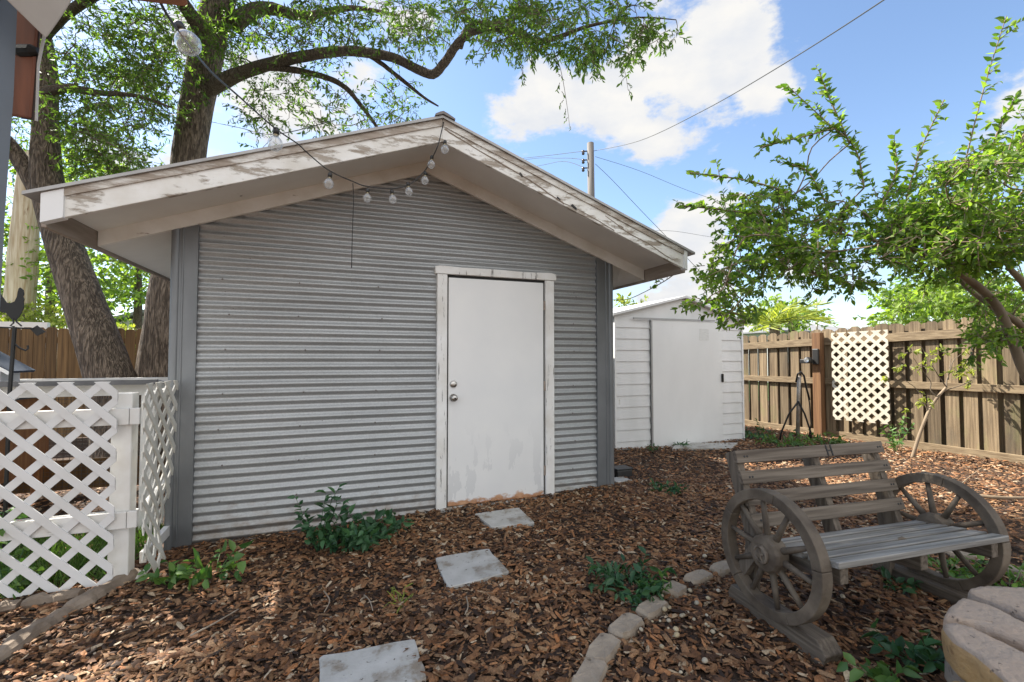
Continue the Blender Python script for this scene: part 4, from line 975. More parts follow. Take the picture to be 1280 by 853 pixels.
# ------------------------------------------------------------------ oak on the left (leaning)
oA = thing('oak_tree', 'oak trunk leaning left with a fork beside the grey patio post', 'tree', at(150, 560, 6.6))
ba = at(150, 560, 6.6)
tA = limb(oA, 'trunk', [(Vector((at(160, 575, 6.6).x, at(160, 575, 6.6).y, -.15)), .42)]+PXL([(138, 474, 6.6, .29), (106, 380, 6.6, .242), (80, 305, 6.6, .212), (60, 235, 6.6, .195), (57, 190, 6.6, .165), (57, 140, 6.65, .14), (56, 90, 6.7, .15), (44, 30, 6.8, .16), (30, -60, 7.0, .12), (10, -200, 7.2, .06)]), M['bark'], 18, .05)
fA = limb(oA, 'limb', PXL([(66, 270, 6.6, .13), (42, 228, 6.55, .115), (18, 190, 6.5, .105), (-10, 160, 6.4, .11), (-60, 90, 6.2, .09), (-130, -20, 6.0, .05)]), M['bark'], 12, .08)
gA = limb(oA, 'limb', PXL([(52, 120, 6.7, .10), (80, 110, 6.4, .06), (120, 116, 6.1, .04), (170, 120, 5.9, .025), (215, 135, 5.8, .010)]), M['limb'], 8, .15)
hA = limb(oA, 'limb', PXL([(48, 50, 6.8, .10), (80, 20, 6.4, .07), (130, -10, 6.0, .05), (190, -20, 5.8, .02)]), M['limb'], 8, .15)
ca = Crown(); sk = [p for l_ in (fA, gA, hA) for p, r_ in l_]+[p for p, r_ in tA[-14:]]
fill(ca, sk, [(60, 0), (215, 0), (225, 90), (215, 200), (190, 262), (120, 230), (75, 160)], 210, 5.5, 7.4)
fill(ca, sk, [(60, 150), (200, 150), (200, 265), (150, 275), (90, 210)], 70, 6.4, 7.6)
fill(ca, sk, [(-250, -200), (200, -240), (200, 0), (60, 0), (40, 120), (-200, 120)], 190, 5.3, 7.6)
fill(ca, sk, [(0, 130), (46, 160), (40, 190), (0, 175)], 8, 6.2, 7.2)
ca.build(oA, M['oakleaf'], M['twig'])

# ------------------------------------------------------------------ crape myrtle on the right
MK = .80
cm = thing('crape_myrtle', 'multi stemmed crape myrtle arching in from the right edge', 'tree', (4.9, 1.75, 0))
bs = at(1400, 600, 4.5*MK); bs.z = -.05
def stem(name, lst, r0): return limb(cm, name, [(bs+Vector((random.uniform(-.08, .08), random.uniform(-.08, .08), 0)), r0)]+PXL([(a_, b_, d_*MK, r_*.66) for a_, b_, d_, r_ in lst]), M['smoothbark'], 10, .08)
m1 = stem('trunk', [(1330, 540, 4.5, .055), (1283, 470, 4.5, .052), (1262, 415, 4.5, .050), (1240, 375, 4.5, .046), (1205, 345, 4.45, .042), (1175, 325, 4.4, .036), (1140, 312, 4.3, .026), (1090, 300, 4.2, .015), (1040, 290, 4.1, .008)], .07)
m2 = stem('trunk', [(1340, 520, 4.7, .05), (1302, 440, 4.65, .045), (1274, 405, 4.6, .038), (1235, 380, 4.6, .030), (1200, 350, 4.7, .024), (1185, 310, 4.7, .018), (1165, 270, 4.7, .010), (1150, 235, 4.7, .005)], .06)
m3 = stem('trunk', [(1350, 520, 4.3, .05), (1310, 420, 4.25, .04), (1283, 360, 4.2, .036), (1262, 335, 4.2, .026), (1250, 310, 4.2, .018), (1245, 265, 4.2, .008)], .06)
m4 = stem('trunk', [(1360, 500, 4.1, .05), (1330, 400, 4.0, .04), (1305, 300, 3.9, .026), (1292, 240, 3.9, .010)], .06)
sk = [p for l_ in (m1[8:], m2[10:], m3[12:], m4[10:]) for p, r_ in l_]
cmc = Crown()
def fillm(c_, sk_, poly, n, d0, d1, **k_): fill(c_, sk_, poly, n, d0*MK, d1*MK, **k_)
kw = dict(rad=.155, nt=7, nl=12, ll=.043, lw=.025, droop=.15, br=.008)
fillm(cmc, sk, [(900, 250), (1000, 225), (1150, 240), (1290, 250), (1290, 330), (1180, 345), (1060, 330), (980, 330), (910, 290)], 165, 3.7, 5.0, **kw)
fillm(cmc, sk, [(1090, 270), (1290, 250), (1290, 300), (1100, 330)], 40, 3.8, 4.8, **kw)
fillm(cmc, sk, [(880, 320), (960, 310), (1010, 340), (960, 390), (930, 420), (915, 400), (870, 380)], 30, 4.0, 4.9, **kw)
fillm(cmc, sk, [(1000, 320), (1080, 330), (1060, 375), (1010, 370)], 13, 4.1, 4.8, **kw)
fillm(cmc, sk, [(1200, 350), (1290, 340), (1290, 400), (1240, 440), (1205, 440)], 26, 4.6, 5.3, **kw)
fillm(cmc, sk, [(1300, 180), (1500, 150), (1500, 350), (1300, 350)], 50, 3.4, 5.0, **kw)
fillm(cmc, sk, [(1150, 205), (1290, 160), (1290, 270), (1140, 262)], 26, 3.8, 4.6, **kw)
# upright whippy shoots with leaves in rows
shoots = [[(1190, 290, 4.3), (1205, 210, 4.3), (1230, 110, 4.3), (1258, 20, 4.3)], [(1225, 240, 4.2), (1245, 170, 4.2), (1270, 120, 4.2)], [(1130, 260, 4.4), (1150, 190, 4.4), (1180, 125, 4.4)], [(1080, 235, 4.3), (1068, 185, 4.3), (1030, 150, 4.3), (985, 108, 4.3)], [(1062, 180, 4.3), (1040, 130, 4.3), (1026, 96, 4.3)], [(1045, 160, 4.3), (1000, 172, 4.3), (950, 184, 4.3)], [(985, 240, 4.1), (930, 225, 4.1), (862, 216, 4.1)], [(960, 270, 4.1), (900, 262, 4.1), (855, 258, 4.1)], [(1255, 230, 4.0), (1275, 180, 4.0), (1290, 140, 4.0)], [(1030, 250, 4.2), (1010, 215, 4.2), (985, 205, 4.2)], [(1100, 260, 4.2), (1120, 215, 4.2), (1118, 180, 4.2)]]
for sh in shoots:
    P = smooth_line([(at(q_[0], q_[1], q_[2]*MK), .007-.0014*i) for i, q_ in enumerate(sh)], 6); best = min(sk, key=lambda q_: (q_-P[0][0]).length)
    cmc.branch(best, P[0][0], .007, .006)
    cmc.tw.tube([p for p, _ in P], [max(.002, r_) for _, r_ in P], 5, cap=False)
    for i in range(len(P)-1):
        for t in (0, .5):
            c = P[i][0].lerp(P[i+1][0], t); dd = (P[i+1][0]-P[i][0]).normalized()
            for sg in (-1, 1):
                sd_ = (CR*sg+rv3(.45)).normalized(); cmc.P.append(c); cmc.D.append(dd*.5+sd_*.8); k = .85+.3*random.random(); cmc.L.append(.062*k); cmc.W.append(.031*k)
            if random.random() < .25: cmc.twig(c, dd+rv3(.6), .12, 6, .05, .026, .05)
cmc.build(cm, M['myrtle'], M['smoothbark'], flat=.45)

# ------------------------------------------------------------------ small plants
def plant(name, label, cat, px, py, h, spread, nst, nl, ll, lw, mat, up=1.0, droop=.2, group=None, flat=.8):
    p = gpt(px, py); t = thing(name, label, cat, p, group); c = Crown()
    for k in range(nst):
        a = 2*math.pi*(k+random.random()*.7)/nst; d = Vector((math.cos(a)*spread, math.sin(a)*spread, up*h))
        c.twig(p+Vector((math.cos(a), math.sin(a), 0))*spread*.08, d, d.length*random.uniform(.65, 1.15), nl, ll, lw, droop, .004)
    c.build(t, mat, mat, 'leaves', 'stems', flat=flat); return t
plant('tall_weed', 'tall leafy weed against the corrugated wall left of the door', 'weed', 398, 690, .42, .10, 9, 14, .075, .038, M['weed'], 1.0, .15)
plant('leafy_weed', 'dark low leafy weed below the corrugated wall beside the tall weed', 'weed', 458, 677, .16, .24, 24, 10, .080, .045, M['weed'])
plant('leafy_weed', 'dark leafy weed at the foot of the tall weed by the wall', 'weed', 425, 688, .15, .17, 9, 8, .075, .042, M['weed'])
plant('broadleaf_weed', 'trailing broad leaved weed in mulch right of the lattice post', 'weed', 268, 722, .13, .17, 9, 6, .085, .05, M['weed2'])
plant('broadleaf_weed', 'small broad leaved weed at the foot of the warped lattice', 'weed', 212, 733, .13, .10, 7, 6, .065, .036, M['weed2'])
plant('ferny_weed', 'ferny green weed beside the rounded edging stone', 'weed', 790, 738, .10, .20, 22, 11, .060, .030, M['weed'])
plant('ferny_weed', 'small dark weed between the grey shed corner and the bench', 'weed', 833, 615, .09, .18, 12, 9, .060, .028, M['weed'])
plant('ferny_weed', 'yellow green tuft of weed just above the edging stones', 'weed', 822, 742, .09, .08, 6, 7, .045, .022, M['weed2'])
plant('grass_tuft', 'small tuft of grass in mulch between the stepping stones', 'grass tuft', 500, 757, .07, .06, 9, 2, .07, .008, M['lime'], 1, .1)
plant('broadleaf_weed', 'broad leaved weed beside the ochre fire pit block', 'weed', 1150, 835, .14, .13, 8, 6, .07, .045, M['weed'])
plant('broadleaf_weed', 'small broad leaved weed at the bottom of the photo left of the fire pit', 'weed', 1108, 862, .10, .08, 6, 5, .06, .04, M['weed2'])
plant('ground_weed', 'green ground cover weed seen through the right wheel', 'weed', 1185, 715, .09, .25, 16, 9, .05, .03, M['weed2'])
plant('ground_weed', 'green ground cover weed at the right edge behind the fire pit', 'weed', 1262, 735, .09, .25, 16, 9, .05, .03, M['weed2'])
plant('ground_weed', 'dark weed under the middle of the bench seat', 'weed', 1120, 735, .07, .10, 7, 6, .05, .03, M['weed'])
plant('fern', 'light green fern at the base of the pipe stand', 'fern', 980, 556, .16, .42, 22, 10, .075, .03, M['weed2'])
plant('fern', 'dark fern right of the white shed corner', 'fern', 945, 548, .22, .22, 10, 9, .09, .035, M['weed'])
plant('fern', 'pale fern at the base of the brown fence post', 'fern', 1035, 556, .20, .25, 12, 9, .08, .03, M['weed2'])
plant('tall_weed', 'upright green weed against the fence below the lattice corner', 'weed', 1119, 565, .45, .12, 7, 12, .075, .034, M['weed2'])
plant('ground_weed', 'tiny weed at the foot of the white shed door', 'weed', 852, 560, .10, .10, 6, 5, .07, .025, M['weed'])
plant('ground_weed', 'tiny weed below the left edge of the sliding door', 'weed', 816, 565, .08, .08, 6, 5, .06, .022, M['weed'])
# rose bush
rp = gpt(12, 752); rb = thing('rose_bush', 'rose bush with small red flowers in front of the lattice', 'rose', rp)
c = Crown()
for k in range(11):
    tgt = on_y(random.uniform(-30, 42), random.uniform(640, 735), rp.y+random.uniform(-.1, .12)); c.branch(rp, tgt, .004, .002)
    c.cluster(tgt, .07, 4, 5, .048, .032, .2)
c.build(rb, M['weed2'], M['weed'], 'leaves', 'stems', flat=.6)
for px, py in ((24, 655), (33, 664)):
    fc = on_y(px, py, rp.y); c2 = Crown(); c2.tw = MB()
    for k in range(16): c2.P.append(fc); c2.D.append(rv3()+Vector((0, 0, .3))); c2.L.append(.022); c2.W.append(.018)
    P = np.array([tuple(v) for v in c2.P]); D = np.array([tuple(v) for v in c2.D]); V, F = leaves(P, D, np.array(c2.L), np.array(c2.W)); npmesh('flower', V, F, M['petal'], rb)
# sapling
sp_ = gpt(1139, 573); sd6 = pix(sp_)[2]
sg = thing('sapling', 'thin yellow green sapling leaning right in front of the wooden fence', 'sapling', sp_)
def sq(px, py, dd=0): return at(px, py, sd6+dd)
st_ = limb(sg, 'trunk', [(sp_+Vector((0, 0, -.03)), .022), (sq(1150, 542), .020), (sq(1162, 512), .018), (sq(1172, 497), .017), (sq(1183, 484), .015)], M['smoothbark'], 8, .1)
cs = Crown()
brs = [((1183, 484), (1187, 460), (1190, 448)), ((1178, 490), (1210, 478), (1222, 470)), ((1172, 497), (1158, 470), (1142, 448)), ((1160, 515), (1150, 492), (1125, 468)), ((1183, 484), (1170, 465), (1150, 430)), ((1185, 475), (1190, 455), (1205, 440))]
for br_ in brs:
    cs.branch(sq(*br_[0]), sq(*br_[1], random.uniform(-.1, .1)), .010, .006, .03); cs.branch(sq(*br_[1]), sq(*br_[2], random.uniform(-.1, .1)), .006, .003, .03)
for px, py, r_, n_ in ((1138, 440, .10, 5), (1152, 458, .09, 4), (1127, 458, .07, 3), (1160, 445, .10, 4), (1175, 440, .10, 5), (1195, 462, .12, 6), (1212, 465, .12, 6), (1218, 478, .08, 4), (1205, 435, .08, 3), (1112, 473, .06, 3), (1155, 506, .08, 4), (1132, 511, .05, 2), (1160, 495, .06, 3)):
    cs.cluster(sq(px, py, random.uniform(-.12, .12)), r_, n_, 6, .06, .026, .3)
cs.build(sg, M['lime'], M['twig'])
# vine trailing from the right eave
vn = thing('vine_shoot', 'thin leafy vine shoot hanging below the right eave of the grey shed', 'vine', at(845, 345, 4.6))
c = Crown(); P = smooth_line([(at(843, 343, 4.55), .005), (at(830, 352, 4.7), .005), (at(808, 364, 4.9), .004), (at(785, 374, 5.1), .004), (at(764, 375, 5.3), .003)], 5)
c.tw.tube([p for p, _ in P], [r_ for _, r_ in P], 5)
for i in (4, 5, 6, 7, 9): c.twig(P[i][0], rv3()+Vector((0, 0, .6)), .10, 6, .05, .028, .1)
c.build(vn, M['hedge'], M['twig'])
# fallen sticks
stk = [([(1195, 622), (1240, 628), (1285, 629)], .022, 'thick fallen branch lying in sunlit mulch near the fence'), ([(455, 750), (462, 757), (466, 770)], .004, 'thin curved pale twig in mulch left of the grass tuft'), ([(583, 752), (585, 765), (581, 775)], .004, 'thin upright pale twig in mulch below the middle stepping stone'), ([(238, 802), (270, 785), (298, 768)], .005, 'long thin twig in the lower left mulch'), ([(1190, 620), (1212, 600), (1228, 588)], .008, 'bare dry twig leaning by the fence kick board'), ([(405, 745), (412, 757), (405, 772)], .004, 'bent pale twig in mulch above the nearest stepping stone')]
for pl, r_, lb in stk:
    g_ = [gpt(*q_)+Vector((0, 0, .022+r_)) for q_ in pl]; P = smooth_line([(q_, r_*(1-.2*i)) for i, q_ in enumerate(g_)], 4)
    tag(MB().tube([p for p, _ in P], [q_ for _, q_ in P], 6, wob=.2).build('fallen_twig', M['smoothbark' if r_ > .006 else 'edging'], loc=g_[0], smooth=True), lb, 'twig', 'fallen twigs on the mulch')

# ------------------------------------------------------------------ background beyond the fences
def far_tree(name, label, px, py, d, crown, n, mat, trunkx=None, ll=.16, lw=.09, rad=.6, dd=1.5, nt=6, nl=8, r0=.18):
    base = at(px, 446, d); base.z = 0
    t = thing(name, label, 'tree', base); c = Crown()
    top = at(px+3, py, d)
    ln = limb(t, 'trunk', [(base+Vector((0, 0, -.1)), r0), (base.lerp(top, .5)+rv3(.1), r0*.75), (top, r0*.4)], M['limb'], 9, .1)
    sk_ = [p for p, _ in ln[len(ln)//2:]]
    fill(c, sk_, crown, n, d-dd, d+dd, rad=rad, nt=nt, nl=nl, ll=ll, lw=lw, droop=.2, br=.03)
    c.build(t, mat, M['twig']); return t
far_tree('leafy_tree', 'rounded light green tree beyond the fence behind the crape myrtle trunk', 1180, 380, 13, [(1085, 385), (1115, 358), (1180, 345), (1290, 352), (1290, 415), (1090, 412)], 110, M['hedge'], nl=9)
far_tree('leafy_tree', 'small far tree between the white shed roof and the fence', 985, 400, 15, [(935, 400), (960, 380), (1010, 378), (1030, 395), (1000, 412), (940, 412)], 26, M['hedge'])
far_tree('leafy_tree', 'tip of a pale green tree above the left eave of the white shed', 790, 395, 14, [(770, 392), (785, 375), (803, 380), (806, 395)], 9, M['lime'], rad=.35)
far_tree('leafy_tree', 'dense green tree beyond the cedar fence between pole and leaning oak', 60, 330, 13, [(-60, 200), (120, 190), (210, 290), (205, 380), (100, 400), (-60, 400)], 150, M['hedge'], rad=.7)
far_tree('leafy_tree', 'bright green tree beyond the cedar fence behind the upright oak', 170, 330, 15, [(60, 180), (215, 240), (215, 370), (110, 385), (60, 300)], 90, M['hedge'], rad=.7)
far_tree('leafy_bush', 'yellow green bush between the two oak trunks above the fence', 160, 432, 8.6, [(135, 405), (172, 410), (176, 470), (146, 468)], 26, M['lime'], rad=.22, ll=.09, lw=.05, dd=.25, r0=.04)
far_tree('leafy_bush', 'sunny yellow green bush just above the cedar fence by the pole', 60, 405, 11.2, [(5, 385), (95, 392), (100, 418), (5, 418)], 26, M['lime'], rad=.3, ll=.11, lw=.06, dd=.4, r0=.05)
# palm
pb_ = at(968, 446, 12); pb_.z = 0
pm_ = thing('palm_tree', 'spiky palm fronds showing above the fence beside the white shed', 'palm', pb_)
tp = at(968, 408, 12); limb(pm_, 'trunk', [(pb_+Vector((0, 0, -.1)), .16), (pb_.lerp(tp, .5), .13), (tp, .12)], M['bark'], 10)
PP, DD, LL, WW = [], [], [], []; mbf = MB()
for k in range(16):
    a = 2*math.pi*k/16+.2; d = Vector((math.cos(a), math.sin(a), random.uniform(.25, 1.0))).normalized(); pts = [tp.copy()]; p = tp.copy()
    for i in range(7): p = p+d*.17; d = (d+Vector((0, 0, -.13))).normalized(); pts.append(p.copy())
    mbf.tube(pts, [.014-.0015*i for i in range(8)], 4)
    for i in range(1, 8):
        for t in (0, .33, .66):
            c_ = pts[i-1].lerp(pts[i], t); dd_ = (pts[i]-pts[i-1]).normalized(); s_ = dd_.cross(Vector((0, 0, 1))).normalized()
            for sg_ in (-1, 1): PP.append(tuple(c_)); DD.append(tuple(dd_*.8+s_*sg_*.7+Vector((0, 0, .15)))); LL.append(.42); WW.append(.035)
V, F = leaves(np.array(PP), np.array(DD), np.array(LL), np.array(WW)); npmesh('fronds', V, F, M['lime'], pm_); mbf.build('frond_stems', M['weed2'], pm_)
# pale pole
plb = at(20, 446, 11.2); plb.z = 0
pl_ = thing('bleached_trunk', 'pale bleached bare trunk behind the cedar fence at far left', 'trunk', plb)
limb(pl_, 'trunk', [(plb, .30), (at(24, 400, 11.2), .29), (at(29, 320, 11.2), .27), (at(34, 250, 11.2), .24), (at(38, 190, 11.2), .18)], M['bleached'], 12, .08)
# neighbour houses
h = at(1035, 446, 24); hz = thing('neighbour_house', 'low house with a grey roof behind the wooden fence', 'house', (h.x, h.y, 0))
MB().box(h.x-3.2, h.x+3.4, h.y, h.y+7, 0, 2.55).build('wall', M['stucco'], hz)
MB().prism([(h.x-3.6, h.y-.4, 2.551), (h.x+4.0, h.y-.4, 2.551), (h.x+2.3, h.y+3.4, 3.35), (h.x-.6, h.y+3.4, 3.35)], (0, 0, .08)).build('roof', M['shingle'], hz)
MB().prism([(h.x-3.6, h.y+7.4, 2.551), (h.x+4.0, h.y+7.4, 2.551), (h.x+2.3, h.y+3.42, 3.35), (h.x-.6, h.y+3.42, 3.35)], (0, 0, .08)).build('roof', M['shingle'], hz)
for xs_, xr in ((-3.6, -.6), (4.0, 2.3)): MB().prism([(h.x+xs_, h.y-.4, 2.55), (h.x+xs_, h.y+7.4, 2.55), (h.x+xr, h.y+3.41, 3.35)], (0, 0, .079)).build('roof', M['shingle'], hz)
a = at(1022, 446, 16); MBp = MB().tube([(a.x, a.y, 0), (a.x, a.y, at(1022, 372, 16).z)], .03, 8)
tag(MBp.build('antenna_mast', M['pipe'], loc=(a.x, a.y, 0), smooth=True), 'thin grey mast rising behind the wooden fence', 'mast')
h = at(150, 446, 19); hl = thing('neighbour_house', 'pale green sided house gable glimpsed between the oak trunks', 'house', (h.x, h.y, 0))
pk = at(193, 385, 19); el = at(128, 404, 19)
MB().prism([(el.x+.4, h.y, 0), (pk.x+3.4, h.y, 0), (pk.x+3.4, h.y, el.z-.1), (pk.x, h.y, pk.z-.12), (el.x+.4, h.y, el.z-.05)], (0, 6, 0)).build('wall', M['stucco'], hl)
MB().board((el.x, h.y+2.9, el.z), (pk.x, h.y+2.9, pk.z), (0, 1, 0), 6.6, .12).build('roof', M['shingle'], hl)
MB().board((pk.x*2-el.x, h.y+2.9, el.z), (pk.x, h.y+2.9, pk.z+.001), (0, 1, 0), 6.6, .12).build('roof', M['shingle'], hl)
# utility pole and wires
up = at(742, 446, 18); D_ = 18
pole = thing('utility_pole', 'grey wooden utility pole rising behind the shed roof', 'utility pole', (up.x, up.y, 0))
tp = at(738, 179, D_)
MB().tube([(up.x, up.y, -.2), tp], [.17, .13], 12).build('shaft', M['poleW'], pole, smooth=True)
for py in (189, 200, 210):
    a = at(737, py, D_); b = at(728, py+.5, D_)
    i_ = MB().tube([a, b], .025, 6).build('bracket', M['glaze'], pole)
    MB().lathe(at(729, py+2, D_-.02), [(.03, -.09), (.065, -.06), (.045, -.01), (.065, .03), (.05, .08), (.02, .10)], (0, 0, 1), 10).build('insulator', M['glaze'], i_, smooth=True)
def wire(label, pts, r_, sag=0, group='overhead wires on the pole'):
    P = smooth_line([(at(*q_), r_) for q_ in pts], 8)
    o = MB().tube([p for p, _ in P], r_, 5).build('overhead_wire', M['wire'], loc=P[0][0]); return tag(o, label, 'wire', group)
wire('thick service wire climbing from the pole to the top right', [(742, 189, 18), (800, 176, 15), (880, 138, 11.5), (980, 80, 8.5), (1108, -2, 6.2), (1200, -70, 5)], .010)
wire('thin wire running from the pole down right behind the myrtle', [(744, 196, 18), (800, 214, 20), (870, 242, 22), (960, 270, 25), (1040, 285, 28)], .008)
wire('steep guy wire dropping right from near the pole top', [(744, 205, 18), (765, 225, 17.6), (800, 262, 17), (832, 295, 16.6), (880, 345, 16), (925, 395, 15.6)], .009)
wire('uppermost wire left of the pole', [(731, 189, 18), (690, 194, 20), (600, 205, 25), (480, 225, 30)], .011)
wire('middle wire left of the pole', [(731, 200, 18), (700, 198, 20), (640, 203, 24), (480, 240, 30)], .010)
wire('lowest sagging wire left of the pole', [(731, 210, 18), (705, 202, 19.5), (676, 207, 22), (600, 222, 25), (480, 260, 30)], .010)
wire('faint slack wire low behind the shed roof on the right', [(800, 290, 26), (840, 289, 26), (900, 298, 28), (1000, 310, 32)], .009, 0, 'overhead wires on the pole')

# ------------------------------------------------------------------ string lights, cord, porch corner
sl = thing('string_lights', 'string of clear globe bulbs running from the patio to the gable peak', 'string lights', at(343, 165, 2.9))
ap = Vector((CX+.005, YF-.02, zb(CX)+.14))
pr = at(197, -12, 1.25)
cable = [(at(190, -20, 1.2)), at(215, 28, 1.35), at(262, 88, 1.9), at(300, 122, 2.3), at(343, 160, 2.7), at(372, 180, 2.95), at(385, 192, 3.05), at(411, 213, 3.15), at(441, 227, 3.22), at(458, 233, 3.25), at(489, 236, 3.3), at(511, 231, 3.36), at(529, 216, 3.42), at(539, 200, 3.40), at(548, 180, 3.34), at(556, 158, 3.22)]
cable[-1] = ap
P = smooth_line([(q_, .0045) for q_ in cable], 6)
MB().tube([p for p, _ in P], .0042, 6).build('cable', M['blackpl'], sl, smooth=True)
def bulb(px, py, d, r_, tilt=(0, 0)):
    c = at(px, py, d); ax = Vector((tilt[0], tilt[1], 1)).normalized()
    b_ = MB().lathe(c, [(.002, -r_*1.05), (r_*.5, -r_*.9), (r_*.87, -r_*.5), (r_, 0), (r_*.87, r_*.5), (r_*.6, r_*.85), (r_*.36, r_*1.12)], ax, 20).build('bulb', M['bulb'], sl, smooth=True)
    MB().lathe(c, [(r_*.34, r_*1.1), (r_*.36, r_*1.35)], ax, 12).build('screw_cap', M['brass'], b_, smooth=True)
    MB().lathe(c, [(r_*.42, r_*1.35), (r_*.42, r_*2.1), (r_*.3, r_*2.3)], ax, 12).build('socket', M['blackpl'], b_, smooth=True)
    MB().tube([c+ax*r_*1.1, c+ax*r_*.45, c+ax*r_*.2+Vector((r_*.2, 0, 0)), c+ax*r_*.45+Vector((-r_*.1, 0, 0))], r_*.035, 5).build('filament', M['brass'], b_)
bulb(235, 54, 1.42, .036, (-.5, .35)); bulb(344, 180, 2.72, .045 if False else .042, (.05, 0))
for (px, py, d) in ((411, 230, 3.14), (459, 248, 3.25), (491, 249.5, 3.3), (511, 240, 3.36), (531, 226, 3.42), (539, 206, 3.4), (556, 187, 3.33)): bulb(px, py, d, .034 if d < 3.2 else .030, (random.uniform(-.15, .15), random.uniform(-.1, .1)))
hc = on_y(441, 228, 3.7)
P = smooth_line([(at(441, 229, 3.22), .003), (at(442, 250, 3.25), .003), (at(440.5, 290, 3.27), .003), (at(439.5, 335, 3.28), .003)], 6)
tag(MB().tube([p for p, _ in P], .0035, 6).build('hanging_cord', M['blackpl'], loc=P[0][0], smooth=True), 'thin black cord hanging straight down from the light string', 'cord')
# second thin wire behind
P = smooth_line([(at(262, 152, 6.2), .004), (at(300, 160, 5.0), .004), (at(345, 168, 4.2), .004), (at(420, 150, 4.6), .004)], 6)
tag(MB().tube([p for p, _ in P], .004, 6).build('thin_wire', M['wire'], loc=P[0][0]), 'thin wire from the upright oak trunk towards the shed roof', 'wire')
# porch corner at upper left
po = thing('porch_roof', 'corner of the patio roof with grey post and red brown board at upper left', 'porch roof', at(0, 60, .9))
d0 = .9
def pc(px, py, d=d0): return at(px, py, d)
MB().prism([pc(-75, -250), pc(33, -250), pc(22, 0), pc(17, 120), pc(6, 270), pc(3, 330), pc(-14, 640), pc(-48, 1310), pc(-120, 1310)], CF*-.06).build('post', M['greypaint'], po)
MB().prism([pc(17, -60, .93), pc(60, -60, .93), pc(54, 20, .93), pc(48, 100, .93), pc(44, 151, .93), pc(13, 146, .93)], CF*-.01).build('fascia_board', M['redwood'], po, bevel=.004)
MB().prism([pc(29, -60, .925), pc(56, -60, .925), pc(52, 20, .925), pc(46.5, 100, .925), pc(43, 151, .925), pc(27, 149, .925)], CF*-.002).build('trim_board', M['darkwood'], po, bevel=.002)
MB().prism([pc(48, -20, .912), pc(56, 20, .912), pc(57, 40, .912), pc(52, 62, .912), pc(48, 82, .912), pc(45.5, 151, .912), pc(43.5, 151, .912), pc(46, 80, .912), pc(50, 58, .912), pc(54.5, 38, .912), pc(53, 20, .912), pc(44, -20, .912)], CF*.003).build('flashing', M['gutter'], po)
MB().lathe(pc(33, 64, .92), [(.006, -.025), (.012, -.012), (.012, .012), (.006, .025)], CR, 10).build('bolt', M['black'], po)
pe = [(-40, -255), (215, -255), (92, 0), (78, 22), (64, 42), (58, 50), (57, 40), (55, 26), (44, 8), (20, -40)]
MB().prism([pc(x, y, .88) for x, y in pe], CF*-.06+Vector((-.03, 0, .05))).build('eave_end', M['gutter'], po, bevel=.003)
za = 2.42; A_ = pc(-90, -250); B_ = at(290, -70, 1.22); bk = Vector((CF.x, CF.y, 0)).normalized()*2.4
MB().prism([(A_.x, A_.y, za), (B_.x, B_.y, za), (B_.x-bk.x, B_.y-bk.y, za), (A_.x-bk.x, A_.y-bk.y, za)], (0, 0, .05)).build('roof_panel', M['gutter'], po)
bt = thing('rafter_tail', 'red brown rafter tail poking in at the top edge above the first bulb', 'rafter', at(190, -10, 1.2))
MB().prism([at(150, -6, 1.2), at(232, 1, 1.2), at(236, 6, 1.2), at(231, 9, 1.2), at(205, 6, 1.2), at(150, -1, 1.2)], CF*-.03+Vector((0, 0, .03))).build('beam', M['redwood2'], bt, bevel=.003)
MB().prism([at(100, -68, 1.22), at(262, -68, 1.22), at(234, 0, 1.22), at(150, -7, 1.22)], CF*-.02).build('board', M['redwood2'], bt)

# ------------------------------------------------------------------ sky, sun
EL, AZ = R(47), math.atan2(-.68, .73)        # sun up and behind the shed, to the left (azimuth from +Y towards +X)
sv = Vector((math.sin(AZ)*math.cos(EL), math.cos(AZ)*math.cos(EL), math.sin(EL)))
sun = bpy.data.lights.new('sun', 'SUN'); sun.energy = 5.0; sun.angle = R(.53); sun.color = (1, .93, .82)
so = bpy.data.objects.new('sun', sun); col.objects.link(so); so.rotation_euler = sv.to_track_quat('Z', 'Y').to_euler(); so.location = (-5, 8, 12)
w = bpy.data.worlds.new('World'); scene.world = w; w.use_nodes = True; nt = w.node_tree; nt.nodes.clear()
out = N(nt, 'ShaderNodeOutputWorld'); bg = N(nt, 'ShaderNodeBackground'); nt.links.new(bg.outputs[0], out.inputs[0])
sky = N(nt, 'ShaderNodeTexSky', sky_type='NISHITA'); sky.sun_disc = False; sky.sun_elevation = EL; sky.sun_rotation = AZ; sky.air_density = 1.0; sky.dust_density = .5; sky.ozone_density = 2.0
tc = N(nt, 'ShaderNodeTexCoord')
mp = N(nt, 'ShaderNodeMapping'); mp.inputs['Scale'].default_value = (1, 1, 1.9); nt.links.new(tc.outputs['Generated'], mp.inputs[0])
n1 = math_(nt, 'ADD', -.76, math_(nt, 'ADD', math_(nt, 'MULTIPLY', noise(nt, mp.outputs[0], 3.6, 9, .6), 1.45), math_(nt, 'MULTIPLY', noise(nt, mp.outputs[0], 9.5, 8, .62), 1.05)))
def blob(px, py, rad, amp, vec=None):
    b_ = (vec or ray(px, py)).normalized(); dp = N(nt, 'ShaderNodeVectorMath', operation='DOT_PRODUCT'); nt.links.new(tc.outputs['Generated'], dp.inputs[0]); dp.inputs[1].default_value = b_
    mr = N(nt, 'ShaderNodeMapRange', interpolation_type='SMOOTHSTEP'); nt.links.new(dp.outputs['Value'], mr.inputs[0]); mr.inputs[1].default_value = math.cos(R(rad)); mr.inputs[2].default_value = 1; mr.inputs[4].default_value = amp
    return mr.outputs[0]
acc = n1
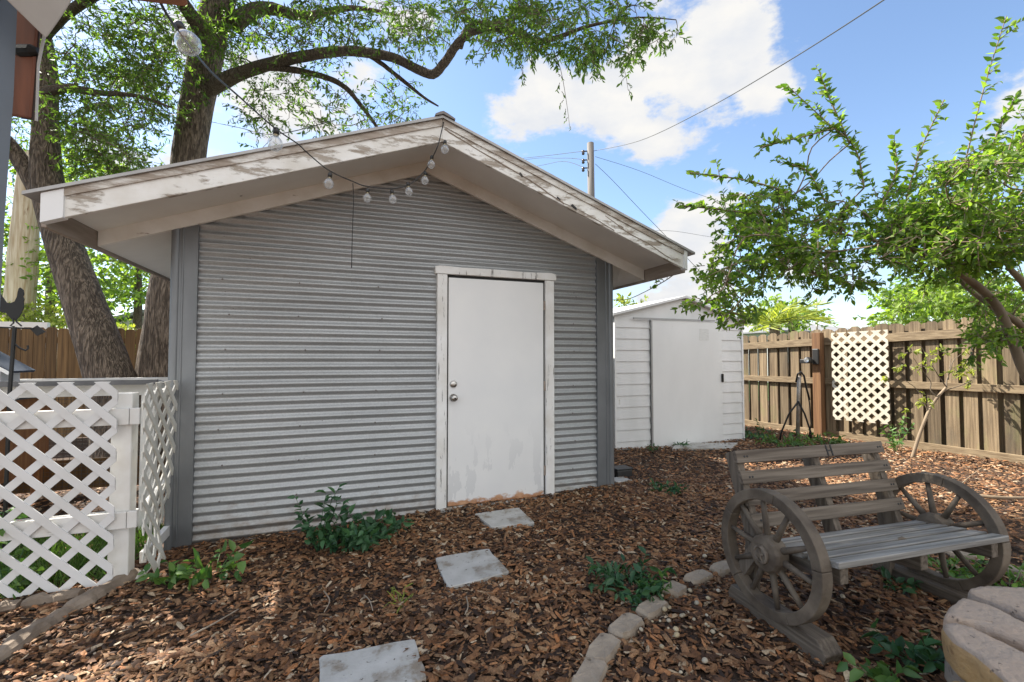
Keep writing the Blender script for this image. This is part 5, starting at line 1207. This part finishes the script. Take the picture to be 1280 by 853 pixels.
for bl in ((860, 85, 11, .24), (945, 65, 9, .22), (1000, 115, 6, .18), (650, 138, 7, .24), (700, 120, 5, .14), (770, 180, 6, .30), (835, 182, 4, .2), (880, 268, 7, .26), (845, 330, 8, .24), (905, 235, 4, .16), (1275, 75, 5, .26), (1165, 85, 3, .22), (1262, 180, 5, .2), (1150, 190, 3, .2), (400, 130, 8, .2), (230, 40, 9, .16), (1060, 385, 9, .18), (950, 380, 8, .16), (1120, 120, 10, -.25), (1080, 40, 9, -.2), (730, 235, 8, -.25), (590, 90, 7, -.2), (1010, 215, 8, -.2), (830, 148, 4, -.18), (900, 185, 6, -.25)):
    acc = math_(nt, 'ADD', acc, blob(*bl))
for v_, rad, amp in ((Vector((.1, -1, .5)), 75, .28), (Vector((-.7, -.7, .4)), 60, .2), (Vector((.8, -.5, .4)), 55, .2)):  # extra cloud cover out of view behind the camera, added as fill light
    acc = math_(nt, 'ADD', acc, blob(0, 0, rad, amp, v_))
mr = N(nt, 'ShaderNodeMapRange', interpolation_type='SMOOTHSTEP'); nt.links.new(acc, mr.inputs[0]); mr.inputs[1].default_value = .56; mr.inputs[2].default_value = .80
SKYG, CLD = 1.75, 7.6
hs = N(nt, 'ShaderNodeHueSaturation'); nt.links.new(sky.outputs[0], hs.inputs['Color']); hs.inputs['Value'].default_value = SKYG; hs.inputs['Saturation'].default_value = 1.0
n2 = noise(nt, mp.outputs[0], 9, 5)
cl = ramp(nt, n2, [(.3, (.82, .85, .91)), (.62, (1, .985, .955))])
# clouds low behind the camera are brightened as added fill for the shed front
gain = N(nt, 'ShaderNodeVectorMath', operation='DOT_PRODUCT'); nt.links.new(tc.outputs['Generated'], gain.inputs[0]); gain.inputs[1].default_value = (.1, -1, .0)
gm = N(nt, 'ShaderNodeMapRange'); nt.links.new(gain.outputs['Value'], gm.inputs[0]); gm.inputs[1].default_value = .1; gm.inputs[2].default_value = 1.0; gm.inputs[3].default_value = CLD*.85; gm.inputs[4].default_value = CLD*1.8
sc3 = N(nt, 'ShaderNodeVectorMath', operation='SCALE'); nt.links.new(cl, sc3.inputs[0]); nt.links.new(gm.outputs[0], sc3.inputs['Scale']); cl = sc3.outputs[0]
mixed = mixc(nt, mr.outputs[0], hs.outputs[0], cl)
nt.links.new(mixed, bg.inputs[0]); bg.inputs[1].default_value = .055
vs_ = scene.view_settings; vs_.view_transform = 'Standard'; vs_.look = 'None'; vs_.gamma = 1; vs_.exposure = 1.45; vs_.use_curve_mapping = False
scene.cycles.max_bounces = 8; scene.cycles.transparent_max_bounces = 16; scene.cycles.use_denoising = True
